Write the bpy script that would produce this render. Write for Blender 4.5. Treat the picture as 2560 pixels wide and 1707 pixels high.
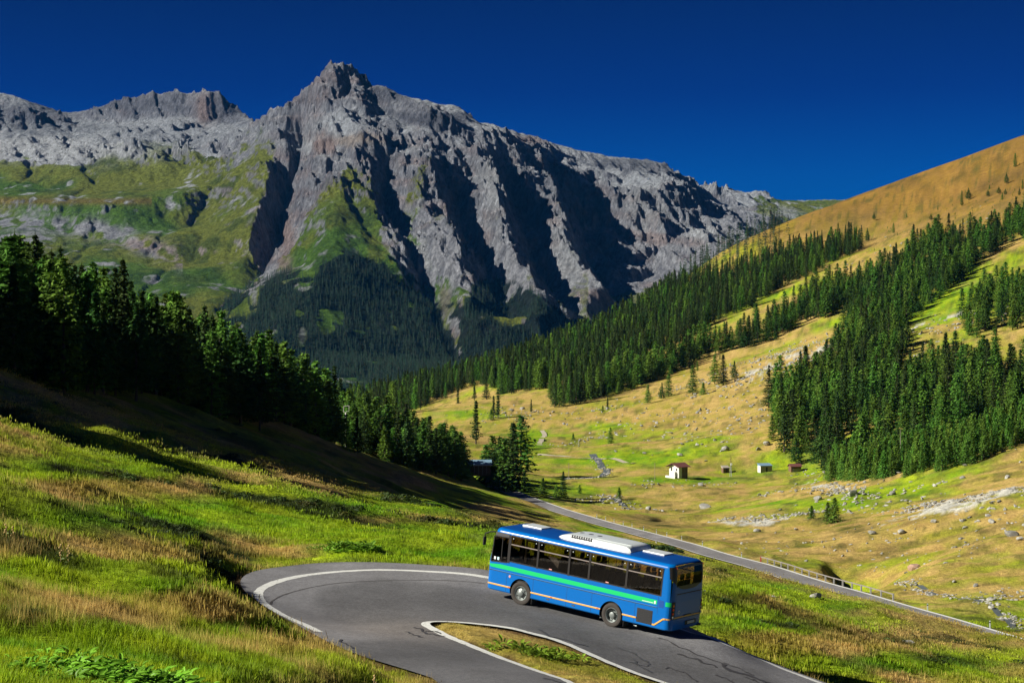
import bpy, bmesh, math, random
import numpy as np
from mathutils import Vector, Matrix, Quaternion
from mathutils.geometry import delaunay_2d_cdt
R = math.radians
rng = np.random.default_rng(7)
random.seed(7)
for o in list(bpy.data.objects): bpy.data.objects.remove(o)
SC = bpy.context.scene
C = SC.collection

# ------------------------------------------------------------ camera, sky, sun, exposure
FPX = 70.0 / 36.0 * 2560.0
TH = R(-0.65)
cam = bpy.data.cameras.new('camera'); cam.lens = 70; cam.sensor_width = 36
cam.clip_start = 0.5; cam.clip_end = 40000
co = bpy.data.objects.new('camera', cam); C.objects.link(co)
co.location = (0, 0, 0); co.rotation_euler = (R(90) + TH, 0, 0)
SC.camera = co
SUN_EL, SUN_AZ = R(32), R(256)          # azimuth clockwise from +Y
world = bpy.data.worlds.new('World'); SC.world = world; world.use_nodes = True
wn = world.node_tree.nodes; wl = world.node_tree.links
bgn = wn['Background']; bgn.inputs['Strength'].default_value = 0.052
sky = wn.new('ShaderNodeTexSky'); sky.sky_type = 'NISHITA'; sky.sun_disc = False
sky.sun_elevation = SUN_EL; sky.sun_rotation = SUN_AZ
sky.altitude = 1900; sky.air_density = 1.0; sky.dust_density = 0.0; sky.ozone_density = 3.0
smul = wn.new('ShaderNodeMix'); smul.data_type = 'RGBA'; smul.blend_type = 'MULTIPLY'
smul.inputs[0].default_value = 1.0; smul.inputs[7].default_value = (0.0, 0.095, 0.36, 1)
wl.new(sky.outputs[0], smul.inputs[6])
# clear polarised mountain sky: deepens steadily from the horizon upwards, all the way round
stc = wn.new('ShaderNodeTexCoord'); sxy = wn.new('ShaderNodeSeparateXYZ'); wl.new(stc.outputs['Generated'], sxy.inputs[0])
srp = wn.new('ShaderNodeValToRGB'); wl.new(sxy.outputs['Z'], srp.inputs[0]); se = srp.color_ramp.elements
se[0].position = 0.0; se[0].color = (.5, .58, .50, 1); se[1].position = .45; se[1].color = (.05, .085, .15, 1)
for p_, c_ in ((.07, (.45, .43, .42, 1)), (.112, (.2, .20, .275, 1)), (.158, (.1, .108, .175, 1))):
    e_ = se.new(p_); e_.color = c_
sm2 = wn.new('ShaderNodeVectorMath'); sm2.operation = 'MULTIPLY'; wl.new(smul.outputs[2], sm2.inputs[0]); wl.new(srp.outputs[0], sm2.inputs[1])
sm3 = wn.new('ShaderNodeVectorMath'); sm3.operation = 'SCALE'; sm3.inputs['Scale'].default_value = 3.6; wl.new(sm2.outputs[0], sm3.inputs[0]); wl.new(sm3.outputs[0], bgn.inputs[0])
sd = Vector((math.sin(SUN_AZ) * math.cos(SUN_EL), math.cos(SUN_AZ) * math.cos(SUN_EL), math.sin(SUN_EL)))
sl = bpy.data.lights.new('sun', 'SUN'); sl.energy = 5.0; sl.angle = R(0.53); sl.color = (1.0, 0.93, 0.80)
so = bpy.data.objects.new('sun', sl); C.objects.link(so)
so.rotation_euler = sd.to_track_quat('Z', 'Y').to_euler()
SC.view_settings.view_transform = 'Standard'; SC.view_settings.look = 'None'
SC.view_settings.exposure = 0.82; SC.view_settings.gamma = 1.0
SC.view_settings.use_curve_mapping = False

# ------------------------------------------------------------ helpers
cT, sT = math.cos(TH), math.sin(TH)
OV = 2560 / 2352.0
def ray_w(px, py):
    """x/Y and z/Y of the sight line through a photo pixel"""
    a = (px - 1280.0) / FPX; b = (853.5 - py) / FPX
    y = cT - sT * b; z = sT + cT * b
    return a / y, z / y
def P(px, py, Y):
    u, w = ray_w(px, py); return (u * Y, float(Y), w * Y)
def pix(x, y, z):
    yy = cT * y + sT * z; zz = -sT * y + cT * z
    return 1280 + FPX * x / yy, 853.5 - FPX * zz / yy

def tag(o, label=None, cat=None, group=None, kind=None):
    if label: o['label'] = label
    if cat: o['category'] = cat
    if group: o['group'] = group
    if kind: o['kind'] = kind
    return o
def link(name, me, parent=None, mat=None):
    o = bpy.data.objects.new(name, me); C.objects.link(o)
    if mat is not None and me is not None and not me.materials: me.materials.append(mat)
    if parent: o.parent = parent
    return o
def empty(name, loc=(0, 0, 0), rz=0.0):
    o = bpy.data.objects.new(name, None); C.objects.link(o); o.location = loc
    o.rotation_euler = (0, 0, rz); o.empty_display_size = 0.3; return o
def copy_tree(o, parent=None):
    c = o.copy(); C.objects.link(c)
    if parent: c.parent = parent
    for ch in list(o.children): copy_tree(ch, c)
    return c
def fast_mesh(name, V, Fq, smooth=True):
    """V (n,3) array, Fq (m,k) array"""
    me = bpy.data.meshes.new(name)
    V = np.asarray(V, np.float32); Fq = np.asarray(Fq, np.int32)
    m, k = Fq.shape
    me.vertices.add(len(V)); me.vertices.foreach_set('co', V.ravel())
    me.loops.add(m * k); me.loops.foreach_set('vertex_index', Fq.ravel())
    me.polygons.add(m); me.polygons.foreach_set('loop_start', np.arange(0, m * k, k, dtype=np.int32))
    try: me.polygons.foreach_set('loop_total', np.full(m, k, np.int32))
    except Exception: pass
    me.update(calc_edges=True)
    me.polygons.foreach_set('use_smooth', np.full(m, smooth, bool))
    return me
def add_attr(me, name, arr):
    a = me.attributes.new(name, 'FLOAT_COLOR', 'POINT')
    c = np.ones((len(me.vertices), 4), np.float32); c[:, :arr.shape[1]] = arr
    a.data.foreach_set('color', c.ravel())

class MB:
    """collects boxes, tubes, prisms into one mesh"""
    def __init__(s): s.v = []; s.f = []
    def add(s, vs, fs):
        n = len(s.v); s.v += [tuple(p) for p in vs]; s.f += [tuple(i + n for i in f) for f in fs]; return s
    def box(s, x0, x1, y0, y1, z0, z1):
        return s.add([(x0,y0,z0),(x1,y0,z0),(x1,y1,z0),(x0,y1,z0),(x0,y0,z1),(x1,y0,z1),(x1,y1,z1),(x0,y1,z1)],
                     [(0,3,2,1),(4,5,6,7),(0,1,5,4),(1,2,6,5),(2,3,7,6),(3,0,4,7)])
    def bar(s, a, b, w, h, up=(0,0,1)):
        a = Vector(a); b = Vector(b); d = (b - a).normalized(); u = Vector(up)
        r = d.cross(u)
        if r.length < 1e-4: r = d.cross(Vector((1,0,0)))
        r.normalize(); u = r.cross(d)
        o = [(-w/2,-h/2),(w/2,-h/2),(w/2,h/2),(-w/2,h/2)]
        vs = [a + r*p + u*q for p, q in o] + [b + r*p + u*q for p, q in o]
        return s.add(vs, [(0,1,2,3),(7,6,5,4),(0,4,5,1),(1,5,6,2),(2,6,7,3),(3,7,4,0)])
    def tube(s, pts, rad, n=8, cap=True):
        pts = [Vector(p) for p in pts]
        rads = rad if isinstance(rad, (list, tuple)) else [rad] * len(pts)
        vs = []; fs = []
        for i, p in enumerate(pts):
            d = (pts[min(i+1, len(pts)-1)] - pts[max(i-1, 0)]).normalized()
            r = d.cross(Vector((0,0,1)))
            if r.length < 1e-3: r = Vector((1,0,0))
            r.normalize(); u = r.cross(d)
            for k in range(n):
                a = 2 * math.pi * k / n; vs.append(p + (r * math.cos(a) + u * math.sin(a)) * rads[i])
        for i in range(len(pts) - 1):
            for k in range(n):
                a = i*n+k; b = i*n+(k+1) % n; fs.append((a, b, b+n, a+n))
        if cap: fs.append(tuple(range(n))[::-1]); fs.append(tuple((len(pts)-1)*n+k for k in range(n)))
        return s.add(vs, fs)
    def lathe(s, prof, axis='y', n=32, c=(0,0,0)):
        """prof: (r, t) pairs revolved about axis through c"""
        vs = []; fs = []
        for r, t in prof:
            for k in range(n):
                a = 2*math.pi*k/n; p, q = r*math.cos(a), r*math.sin(a)
                vs.append((c[0]+p, c[1]+t, c[2]+q) if axis == 'y' else (c[0]+p, c[1]+q, c[2]+t) if axis == 'z' else (c[0]+t, c[1]+p, c[2]+q))
        for i in range(len(prof)-1):
            for k in range(n):
                a = i*n+k; b = i*n+(k+1) % n; fs.append((a, b, b+n, a+n))
        return s.add(vs, fs)
    def poly(s, pts, d):
        """closed polygon pts extruded by vector d"""
        n = len(pts); d = Vector(d)
        vs = [Vector(p) for p in pts] + [Vector(p)+d for p in pts]
        return s.add(vs, [tuple(range(n))[::-1], tuple(range(n, 2*n))] + [(i, (i+1) % n, (i+1) % n+n, i+n) for i in range(n)])
    def build(s, name, mat, parent=None, smooth=False, bevel=0.0):
        me = bpy.data.meshes.new(name); me.from_pydata([tuple(p) for p in s.v], [], s.f); me.update()
        bm = bmesh.new(); bm.from_mesh(me); bmesh.ops.recalc_face_normals(bm, faces=bm.faces)
        if bevel: bmesh.ops.bevel(bm, geom=list(bm.edges), offset=bevel, segments=2, affect='EDGES', profile=0.5)
        bm.to_mesh(me); bm.free()
        if smooth:
            me.polygons.foreach_set('use_smooth', np.ones(len(me.polygons), bool))
            try: me.set_sharp_from_angle(angle=R(35))
            except Exception: pass
        return link(name, me, parent, mat)

# ---- numpy noise
def _hash(ix, iy, s):
    h = (ix.astype(np.int64) * 374761393 + iy.astype(np.int64) * 668265263 + s * 974634777) & 0xffffffff
    h = ((h ^ (h >> 13)) * 1274126177) & 0xffffffff
    return ((h ^ (h >> 16)) & 0xffffff) / float(0xffffff)
def vnoise(x, y, s=0):
    ix = np.floor(x); iy = np.floor(y); fx = x - ix; fy = y - iy
    fx = fx*fx*fx*(fx*(fx*6-15)+10); fy = fy*fy*fy*(fy*(fy*6-15)+10)
    a = _hash(ix, iy, s); b = _hash(ix+1, iy, s); c = _hash(ix, iy+1, s); d = _hash(ix+1, iy+1, s)
    return (a + (b-a)*fx) + ((c + (d-c)*fx) - (a + (b-a)*fx)) * fy
def fbm(x, y, s=0, o=4, g=0.5):
    t = 0; a = 1; n = 0
    for i in range(o):
        t = t + a * vnoise(x, y, s+i*17); n += a; a *= g; x, y = x*1.97*0.8+y*1.97*0.6+3.1, -x*1.97*0.6+y*1.97*0.8+7.7
    return t / n * 2 - 1
def ridged(x, y, s=0, o=4):
    t = 0; a = 1; n = 0
    for i in range(o):
        t = t + a * (1 - np.abs(vnoise(x, y, s+i*31)*2-1)); n += a; a *= 0.5; x, y = x*2.03*0.8+y*2.03*0.6+1.7, -x*2.03*0.6+y*2.03*0.8+9.2
    return t / n
def sstep(a, b, x):
    t = np.clip((x-a)/(b-a), 0, 1); return t*t*(3-2*t)
def mixc(a, b, t):
    return a + (b-a) * t[:, None]
def in_poly(px, py, poly):
    px = np.asarray(px); py = np.asarray(py); r = np.zeros(px.shape, bool); n = len(poly)
    for i in range(n):
        x0, y0 = poly[i]; x1, y1 = poly[(i+1) % n]
        if y0 == y1: continue
        c = ((y0 > py) != (y1 > py)) & (px < (x1-x0)*(py-y0)/(y1-y0)+x0); r ^= c
    return r
def dist_poly(px, py, poly, closed=True):
    d = np.full(px.shape, 1e9); n = len(poly)
    for i in range(n if closed else n-1):
        x0, y0 = poly[i]; x1, y1 = poly[(i+1) % n]; dx, dy = x1-x0, y1-y0
        t = np.clip(((px-x0)*dx+(py-y0)*dy)/(dx*dx+dy*dy+1e-9), 0, 1)
        d = np.minimum(d, np.hypot(px-x0-t*dx, py-y0-t*dy))
    return d
class TPS:
    """thin plate spline of z/Y over (x/Y, ln Y)"""
    def __init__(s, pts, lam=1e-4):
        p = np.array(pts, float); s.c = np.stack([p[:, 0]/p[:, 1], np.log(p[:, 1])], 1); w = p[:, 2]/p[:, 1]
        n = len(p); d = np.hypot(s.c[:, None, 0]-s.c[None, :, 0], s.c[:, None, 1]-s.c[None, :, 1])
        K = s.k(d) + np.eye(n)*lam; Q = np.c_[np.ones(n), s.c]
        A = np.block([[K, Q], [Q.T, np.zeros((3, 3))]]); s.w = np.linalg.solve(A, np.r_[w, 0, 0, 0])
    @staticmethod
    def k(d): return np.where(d > 1e-9, d*d*np.log(d+1e-12), 0)
    def uv(s, u, v):
        u = np.asarray(u, float); v = np.asarray(v, float); sh = u.shape; u = u.ravel(); v = v.ravel()
        r = s.w[-3] + s.w[-2]*u + s.w[-1]*v
        for i in range(len(s.c)): r = r + s.w[i]*s.k(np.hypot(u-s.c[i, 0], v-s.c[i, 1]))
        return r.reshape(sh)
    def z(s, x, y):
        y = np.maximum(y, 2.0); return s.uv(x/y, np.log(y))*y
    def drop(s, px, py, Ya, Yb):
        """where the sight line of a photo pixel meets this surface between depths Ya, Yb"""
        u, w = ray_w(px, py); v = np.linspace(math.log(Ya), math.log(Yb), 400)
        e = s.uv(np.full(400, u), v) - w
        i = np.where((e[:-1] < 0) & (e[1:] >= 0))[0]
        if len(i): i = i[0]; t = -e[i]/(e[i+1]-e[i]); vv = v[i]+t*(v[i+1]-v[i])
        else: vv = v[np.argmin(np.abs(e))]
        Y = math.exp(vv); return (u*Y, Y, w*Y)

# ---- material helpers
def new_mat(name):
    m = bpy.data.materials.new(name); m.use_nodes = True; nt = m.node_tree
    return m, nt, nt.nodes['Principled BSDF']
def simple(name, col, rough=0.5, metal=0.0, spec=0.5, coat=0.0, noise=0.0, nscale=20.0, bump=0.0):
    m, nt, b = new_mat(name)
    b.inputs['Roughness'].default_value = rough; b.inputs['Metallic'].default_value = metal
    b.inputs['Specular IOR Level'].default_value = spec; b.inputs['Coat Weight'].default_value = coat
    b.inputs['Coat Roughness'].default_value = 0.06
    b.inputs['Base Color'].default_value = (*col, 1)
    if noise or bump:
        tc = nt.nodes.new('ShaderNodeTexCoord'); n = nt.nodes.new('ShaderNodeTexNoise')
        n.inputs['Scale'].default_value = nscale; n.inputs['Detail'].default_value = 6
        nt.links.new(tc.outputs['Object'], n.inputs['Vector'])
        if noise:
            mx = nt.nodes.new('ShaderNodeMix'); mx.data_type = 'RGBA'
            mx.inputs[6].default_value = (*[c*(1-noise) for c in col], 1); mx.inputs[7].default_value = (*[min(1, c*(1+noise)) for c in col], 1)
            nt.links.new(n.outputs['Fac'], mx.inputs[0]); nt.links.new(mx.outputs[2], b.inputs['Base Color'])
        if bump:
            bp = nt.nodes.new('ShaderNodeBump'); bp.inputs['Strength'].default_value = bump; bp.inputs['Distance'].default_value = 0.02
            nt.links.new(n.outputs['Fac'], bp.inputs['Height']); nt.links.new(bp.outputs[0], b.inputs['Normal'])
    return m

# ------------------------------------------------------------ bus pose and road surfaces
BUS_O = Vector((6.78, 78.09, -12.48)); BUS_YAW, BUS_PITCH = R(143.85), R(-6.41)
BUS_M = (Matrix.Rotation(BUS_YAW, 3, 'Z') @ Matrix.Rotation(BUS_PITCH, 3, 'Y'))
def busw(x, y, z=0.0):
    v = BUS_O + BUS_M @ Vector((x, y, z)); return (v.x, v.y, v.z)
r1 = [busw(x, y, 0) for x in (-1.0, 1.0, 2.72, 5.0, 7.2, 9.3) for y in (-1.1, 1.2)]
r1 += [P(*a) for a in [(1211,1430,86.5),(1090,1412,88.6),(942,1404,89),(806,1404,88.6),(704,1414,86.8),(629,1428,84),(602,1469,80.5),(653,1506,77.5),
       (760,1560,73.5),(880,1560,76.5),(1062,1557,76),(1146,1554,77),(1281,1570,75.6),(1421,1610,74.3),(1570,1674,72.2),(1117,1589,73.6),(1280,1654,68.5),(1435,1706,64.5),
       (1700,1563,80.6),(1809,1612,78.8),(1900,1655,77.2),(2048,1706,75.5),(900,1640,66.5),(1100,1690,62.5)]]
r1 += [(-4.5,50,-10.9),(3,50,-10.9),(-4,40,-10.2),(4,40,-10.2),(16,70,-15.0),(11,63,-14.2),(22,64,-16.4)]
ROAD1 = TPS(r1, 2e-5)
def on1(px, py): return ROAD1.drop(px, py, 55, 96)
out_line_px = [(1706,1572.5),(1500,1507),(1330,1462),(1211,1442),(1112,1430),(976,1423),(874,1425.5),(789,1433),(721,1445),(670,1460.5),(646,1476),(646,1493),(663,1511.6),(690.5,1527),(740,1551),(800,1580)]
out_right_px = [(2048,1706),(1982,1680),(1889,1640),(1809,1613.7),(1706,1572.5)]
asph_px = [(1400,1470),(1211,1423),(1078,1411),(942,1404),(806,1404),(704,1414.6),(629,1428),(598,1447),(606,1473)]
in_up_px = [(1570.6,1674),(1514.5,1652),(1468,1631),(1421,1610),(1374,1593.5),(1327,1582),(1281,1570),(1214,1561),(1146,1554),(1085,1552)]
in_lo_px = [(1059.5,1556.5),(1070,1565.5),(1117,1589),(1187,1617),(1280.6,1654),(1374,1687),(1435,1706)]
OUT_LINE = [on1(*p) for p in out_right_px[:-1]] + [on1(*p) for p in out_line_px]
IN_LINE = [on1(*p) for p in in_up_px] + [on1(*p) for p in in_lo_px]
OUT_LINE = [(15.5, 70.5, 0), (19.5, 65, 0)][::-1] + OUT_LINE
IN_LINE = [(10.5, 64.0, 0), (7.3, 68.5, 0)] + IN_LINE + [(2.9, 57, 0), (3.2, 48, 0), (3.2, 40, 0)]
def offset_line(L, d):
    r = []
    for i, p in enumerate(L):
        a = L[max(i-1, 0)]; b = L[min(i+1, len(L)-1)]; dx, dy = b[0]-a[0], b[1]-a[1]; l = math.hypot(dx, dy)
        r.append((p[0]+dy/l*d, p[1]-dx/l*d))
    return r
def smooth_line(L, n=3):
    L = [tuple(p[:2]) for p in L]
    for _ in range(n):
        q = [L[0]]
        for a, b in zip(L[:-1], L[1:]): q += [(a[0]*.75+b[0]*.25, a[1]*.75+b[1]*.25), (a[0]*.25+b[0]*.75, a[1]*.25+b[1]*.75)]
        L = q + [L[-1]]
    return L
asph = [tuple(on1(*p)[:2]) for p in asph_px]
far_edge = [(20.6, 66), (16.4, 71.3)] + [(p[0]+.35, p[1]+.35) for p in OUT_LINE[2:5]] + [busw(1.0, -2.6)[:2], busw(5, -3.2)[:2]] + asph
near_vis = [on1(*p) for p in [(653,1509),(704,1540),(780,1582),(850,1618),(940,1650),(1030,1677),(1110,1704)]]
near_edge = [tuple(p[:2]) for p in near_vis] + [(-2.6, 57), (-3.2, 50), (-4.0, 40)]
road1_poly = smooth_line(far_edge + near_edge, 2) + smooth_line([(3.2, 40), (3.25, 48), (2.95, 57)] + [tuple(p[:2]) for p in IN_LINE[::-1][3:-2]] + [(7.4, 68.4), (10.6, 63.9)], 1)

# second road, far below the bend
r2c = [(1304,1241,700),(1394.6,1274,618),(1503,1306.6,552),(1611,1335,500),(1720,1364,455),(1780,1384,433),(1900,1415,396),(2018,1454,366),(2130,1485,340),(2240,1519,318),(2320,1541,303),(2560,1614,264)]
R2 = [P(*a) for a in r2c]
d0 = np.array(R2[-1]) - np.array(R2[-2]); R2.append(tuple(np.array(R2[-1]) + d0)); R2.append(tuple(np.array(R2[-1]) + d0*1.2))
R2.insert(0, (-6.0, 790.0, -66.5)); R2.insert(0, (-30.0, 850.0, -70.0)); R2.insert(0, (-80.0, 880.0, -75.0))
def resample(L, step):
    L = np.array(L, float); s = np.r_[0, np.cumsum(np.hypot(*(L[1:, :2]-L[:-1, :2]).T))]
    # Catmull-style smoothing through dense linear samples
    t = np.arange(0, s[-1], step); q = np.stack([np.interp(t, s, L[:, k]) for k in range(L.shape[1])], 1)
    k = max(3, int(22/step)) | 1; pad = np.pad(q, ((k//2, k//2), (0, 0)), 'edge')
    return np.stack([np.convolve(pad[:, j], np.ones(k)/k, 'valid') for j in range(L.shape[1])], 1)
R2S = resample(R2, 4.0)

# ------------------------------------------------------------ the ground (one sheet from the meadow at our feet to the valley)
g = []
for a in [(0,1707,36),(400,1707,40),(700,1707,46),(900,1706,54),
  (0,1600,44),(400,1600,49),(700,1625,56),(0,1450,56),(300,1450,62),(480,1450,72),(560,1520,67),
  (0,1300,72),(300,1330,78),(430,1385,84),(0,1200,92),(300,1240,100),(540,1370,93),(600,1385,94),
  (620,1330,108),(750,1385,96),(900,1385,97),(1100,1392,97),(900,1330,122),(1180,1370,112),(1180,1320,150),(0,1100,122),(400,1180,140),(800,1260,170),(1100,1290,230),
  (0,1025,160),(400,1110,220),(800,1180,310),(850,1190,340),(1000,1225,400),(1200,1265,500),(0,960,230),(0,930,300),(300,975,340),(600,1050,430),(850,1112,560),
  (1000,1165,640),(1150,1205,690),(1270,1228,735),(0,900,420),(300,950,470),(600,1020,560),(900,1100,700),(1050,1150,800),(1230,1180,860),
  (2560,1707,118),(2300,1690,108),(2100,1706,82),(2300,1650,135),(2560,1650,165),(2000,1640,95),(1850,1575,94),(1770,1545,92),(1760,1480,110),(1850,1500,150),(2100,1570,180),(2400,1610,220),(2100,1520,290),(1780,1420,240),
  (2560,1560,300),(2560,1450,350),(2400,1480,345),(2560,1350,400),(2560,1250,470),(2560,1085,640),(2300,1400,430),(2300,1250,560),(2300,1130,730),
  (2000,1385,455),(2000,1330,540),(2000,1230,710),(1960,1187,850),(1740,1197,835),(1700,1290,650),(1520,1250,760),(1690,1194,835),(1500,1185,880),(1400,1215,800),(1360,1170,900),(1420,1135,960),
  (1400,1100,1080),(1600,1100,1020),(1800,1110,940),(1306,1088,1120),(1150,1100,1000),(1250,1030,1250),(947,1036,1300),(1252,975,1520),(1415,1001,1300),(1633,1001,1230),(1850,903,1350),(1850,820,1560),
  (2122,762,1500),(2068,650,1880),(2394,675,1500),(2560,762,1230),(2394,925,1030),(2560,1034,800),(2200,1060,900),(2100,900,1200),(2285,544,2000),(2560,490,1750),
  (2560,337,2150),(2400,400,2300),(2264,466,2450),(2204,500,2600),(2080,560,2600),(1959,610,2500),(1850,680,2350),(1687,745,2150),(1524,830,1900),(1360,905,1750),(1197,965,1700),(1030,1005,1700),(930,1040,1650)]:
    g.append(P(*a))
# places the lens cannot see: left of the frame, behind the camera, over the crests
for u, Y, z in [(-.62,160,11),(-.45,220,8),(-.9,130,30),(-.35,300,4),(-.6,320,38),(-1.1,110,38),(-.9,260,78),(-.5,500,30),(-.9,600,110),(-.3,620,-8),(-.25,900,-40),
   (-.7,60,-2),(-.4,60,-5.6),(-.5,25,-3.4),(0,25,-6.5),(.5,25,-7.5),(0,8,-3.0),(-.6,8,-2),(.6,8,-3.5),(.4,60,-15),(.6,120,-24),(.5,250,-36),(.7,400,-38),(.5,600,-28),(.6,900,20),(.5,1500,130),(.5,2200,330),(.7,1600,260),
   (.2,63,-14),(.06,45,-11.6),(.3,50,-13),(-.1,1300,-75),(-.25,1500,-80),(-.6,1200,60),(-.5,2500,-60),
   (-.25,2600,-150),(0,2600,-150),(.1,3200,-160),(.2,4000,-120),(.35,3500,200),(-.3,3600,-165),(0,3600,-165),(.3,5200,60),(-.2,5000,-165),(0.1,5200,-165),(-.4,5000,-140),(.05,2200,-115),(-.1,2000,-115)]:
    g.append((u*Y, Y, z))
for (px, py), k in zip([(606,1475),(653,1509),(704,1540),(780,1582),(850,1618),(940,1650),(1030,1677),(1110,1704)], (1.6,1.6,1.8,2,2.2,2.5,2.8,3)):
    q = on1(px, py); g.append(P(px, py+2, q[1]-k))
g += [(-1.0*Y_, Y_, z_) for Y_, z_ in ((1800,150),(3000,150),(4500,150))] + [(.9*3000, 3000, 300), (.9*5000, 5000, 400), (-2.2, 52, -10.3), (-3, 44, -9.4)]
GT = TPS(g, 2e-5)
isl = [(in_up_px[i][0], in_up_px[i][1]) for i in range(len(in_up_px))]
HOLLOWS = [(drop_x, drop_y, d_, a_, b_, c_) for (drop_x, drop_y, _), d_, a_, b_, c_ in ((GT.drop(2105, 1428, 330, 560), 8.0, 2.2, 11.0, 26.0), (GT.drop(1655, 1297, 420, 700), 7.0, 2.4, 10.0, 16.0))]
def bumps(x, y, cell):
    """hummocks, terracettes and hollows; octaves finer than the mesh are left out"""
    y1 = np.maximum(y, 5)
    t = 0
    for wl, amp, s in ((0.55,.05,1),(1.3,.17,2),(3.2,.70,3),(8,1.05,4),(21,1.3,5),(60,2.2,6),(170,6.0,7)):
        f = sstep(1.2, 2.6, wl/cell) * sstep(0, 1, y1/(wl*9))
        # stretched along the contour of the left slope
        n = fbm((x*.55+y*.35)/wl, (y*.9-x*.25)/wl, s*13, 2)
        if wl < 30: n = np.where(n > 0, n, n*.6)
        t = t + amp*f*n
    return t
M2 = np.array([p[:2] for p in R2S])
def ground(x, y, cell=None):
    x = np.asarray(x, float); y = np.asarray(y, float)
    if cell is None: cell = np.maximum(.1, y*.003)
    z = GT.z(x, y)
    b = bumps(x, y, cell)
    flat = np.ones_like(z)
    # near road
    m = (y > 30) & (y < 112) & (np.abs(x) < 45)
    if m.any():
        xm, ym = x[m], y[m]; ins = in_poly(xm, ym, road1_poly); d = dist_poly(xm, ym, road1_poly); d = np.where(ins, 0, d)
        zr = ROAD1.z(xm, ym) - .10 - .10*sstep(0, .5, d)*(d < 3)
        isl_f = np.clip(np.minimum(in_poly(xm, ym, ISL).astype(float), 1), 0, 1)
        k = sstep(0, 1, np.where(ins, 0, (d - .25)/2.6))
        k = np.where(isl_f > 0, k*.15, k)
        zz = z[m]; z[m] = zr + (zz - zr)*k + np.where(isl_f > 0, .18*sstep(.1, .8, d), 0)
        flat[m] = np.where(isl_f > 0, .25*sstep(.2, 1, d), sstep(.15, 2.0, d))
    m = (y > 150) & (y < 950) & (x < 140) & (x > -100)
    if m.any():
        xm, ym = x[m], y[m]; d = np.full(xm.shape, 1e9); zr = np.zeros(xm.shape)
        for i in range(0, len(M2)-1, 1):
            a, bb = M2[i], M2[i+1]; dx, dy = bb-a; t = np.clip(((xm-a[0])*dx+(ym-a[1])*dy)/(dx*dx+dy*dy), 0, 1)
            di = np.hypot(xm-a[0]-t*dx, ym-a[1]-t*dy); c = di < d
            d = np.where(c, di, d); zr = np.where(c, R2S[i, 2]+t*(R2S[i+1, 2]-R2S[i, 2]), zr)
        k = sstep(3.4, 14, d); z[m] = (zr-.25) + (z[m]-(zr-.25))*k; flat[m] *= sstep(3.2, 9, d)
    for hx, hy, dep, wl_, wr_, ly in HOLLOWS:      # small gullies with a steep left bank
        e = np.exp(-((y-hy)/ly)**2); t = x-hx-.12*(y-hy); z = z + flat*dep*e*(.0*np.exp(-((t+wl_*1.6)/(wl_*1.5))**2) - np.exp(-np.where(t < 0, (t/wl_)**2, (t/wr_)**2)))
    return z + b*flat
ISL = smooth_line([tuple(p[:2]) for p in IN_LINE[2:-3]] + [(6.2, 60), (9.5, 62.5)], 1)

# --- the same colours serve the ground sheet and every blade of grass on it
GREEN = np.array([.10, .23, .006]); GREEN2 = np.array([.26, .34, .012]); STRAW = np.array([.40, .285, .095]); RUST = np.array([.23, .120, .035])
HEATH = np.array([.022, .034, .008]); STONE = np.array([.42, .42, .38]); SOIL = np.array([.09, .05, .028]); OLIVE = np.array([.23, .22, .022])
def px_of(x, y, z): return pix(x, y, z)
green_spots = [  # photo-visible lush or dry patches, given where they lie on the ground: (px, py, rx, ry, strength)
 (250,1650,420,60,.9),(600,1560,150,45,.5),(120,1430,260,30,.75),(330,1465,200,22,.7),(480,1290,330,32,.9),(230,1170,260,28,.6),(820,1330,260,28,.8),(1050,1380,200,18,.6),(900,1260,250,18,.6),
 (1160,1240,130,22,.8),(1880,1470,110,14,.9),(2060,1510,110,12,.7),(2130,1440,110,30,-.6),(1900,1560,220,30,.7),(2250,1660,300,26,.7),(1700,1200,130,9,1.0),(1600,1135,90,18,.7),(1500,1065,70,9,.9),(1330,1100,40,22,1.1),
 (1180,1035,120,14,.9),(1780,1100,90,25,.5),(1500,1150,160,12,.45),(1420,1330,160,20,.6),(2250,1230,120,12,.5),(2240,760,90,60,.7),(2420,740,120,50,.5),(1500,1225,170,12,.5),(1690,1260,200,12,.35),(2000,1255,150,12,.4),
 (340,1540,340,22,-.7),(700,1620,240,22,-.6),(150,1370,240,22,-.7),(520,1385,200,18,-.6),(300,1215,200,16,-.8),(1000,1300,260,12,-.6),(2100,1600,260,22,-.7),(1400,1040,180,14,-.7),(2300,450,400,90,-.9),(1750,980,200,80,-.6)]
dark_spots = [(200,1178,110,13,1.3),(330,1196,80,9,1.0),(160,1262,90,12,.9),(330,1308,150,13,1.2),(480,1338,110,12,1.1),(120,1335,80,14,.9),(30,1290,60,16,.9),(60,1545,80,40,.9),(250,1555,110,18,.6),(430,1440,90,14,.6),(640,1252,90,8,.8),(440,1215,80,8,.9),(560,1385,60,14,1.1),
  (2010,1562,50,13,1.2),(2120,1585,60,12,1.0),(2260,1600,60,12,.9),(2120,1655,40,14,1.2),(2400,1655,90,14,1.0),(2480,1600,80,10,.7),(1830,1500,40,14,1.0),(1790,1430,30,16,.9),(1950,1530,40,8,.9),(2300,1645,70,10,.9),(2120,1310,60,26,.7),(2000,1285,70,10,.6),(2180,1255,30,8,.7),(1630,1305,60,10,.9),(1700,1275,60,10,.4),(2460,1330,60,10,.7),(1790,1235,40,10,.5),(820,1238,90,7,.8),(1010,1300,110,7,.6)]
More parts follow.
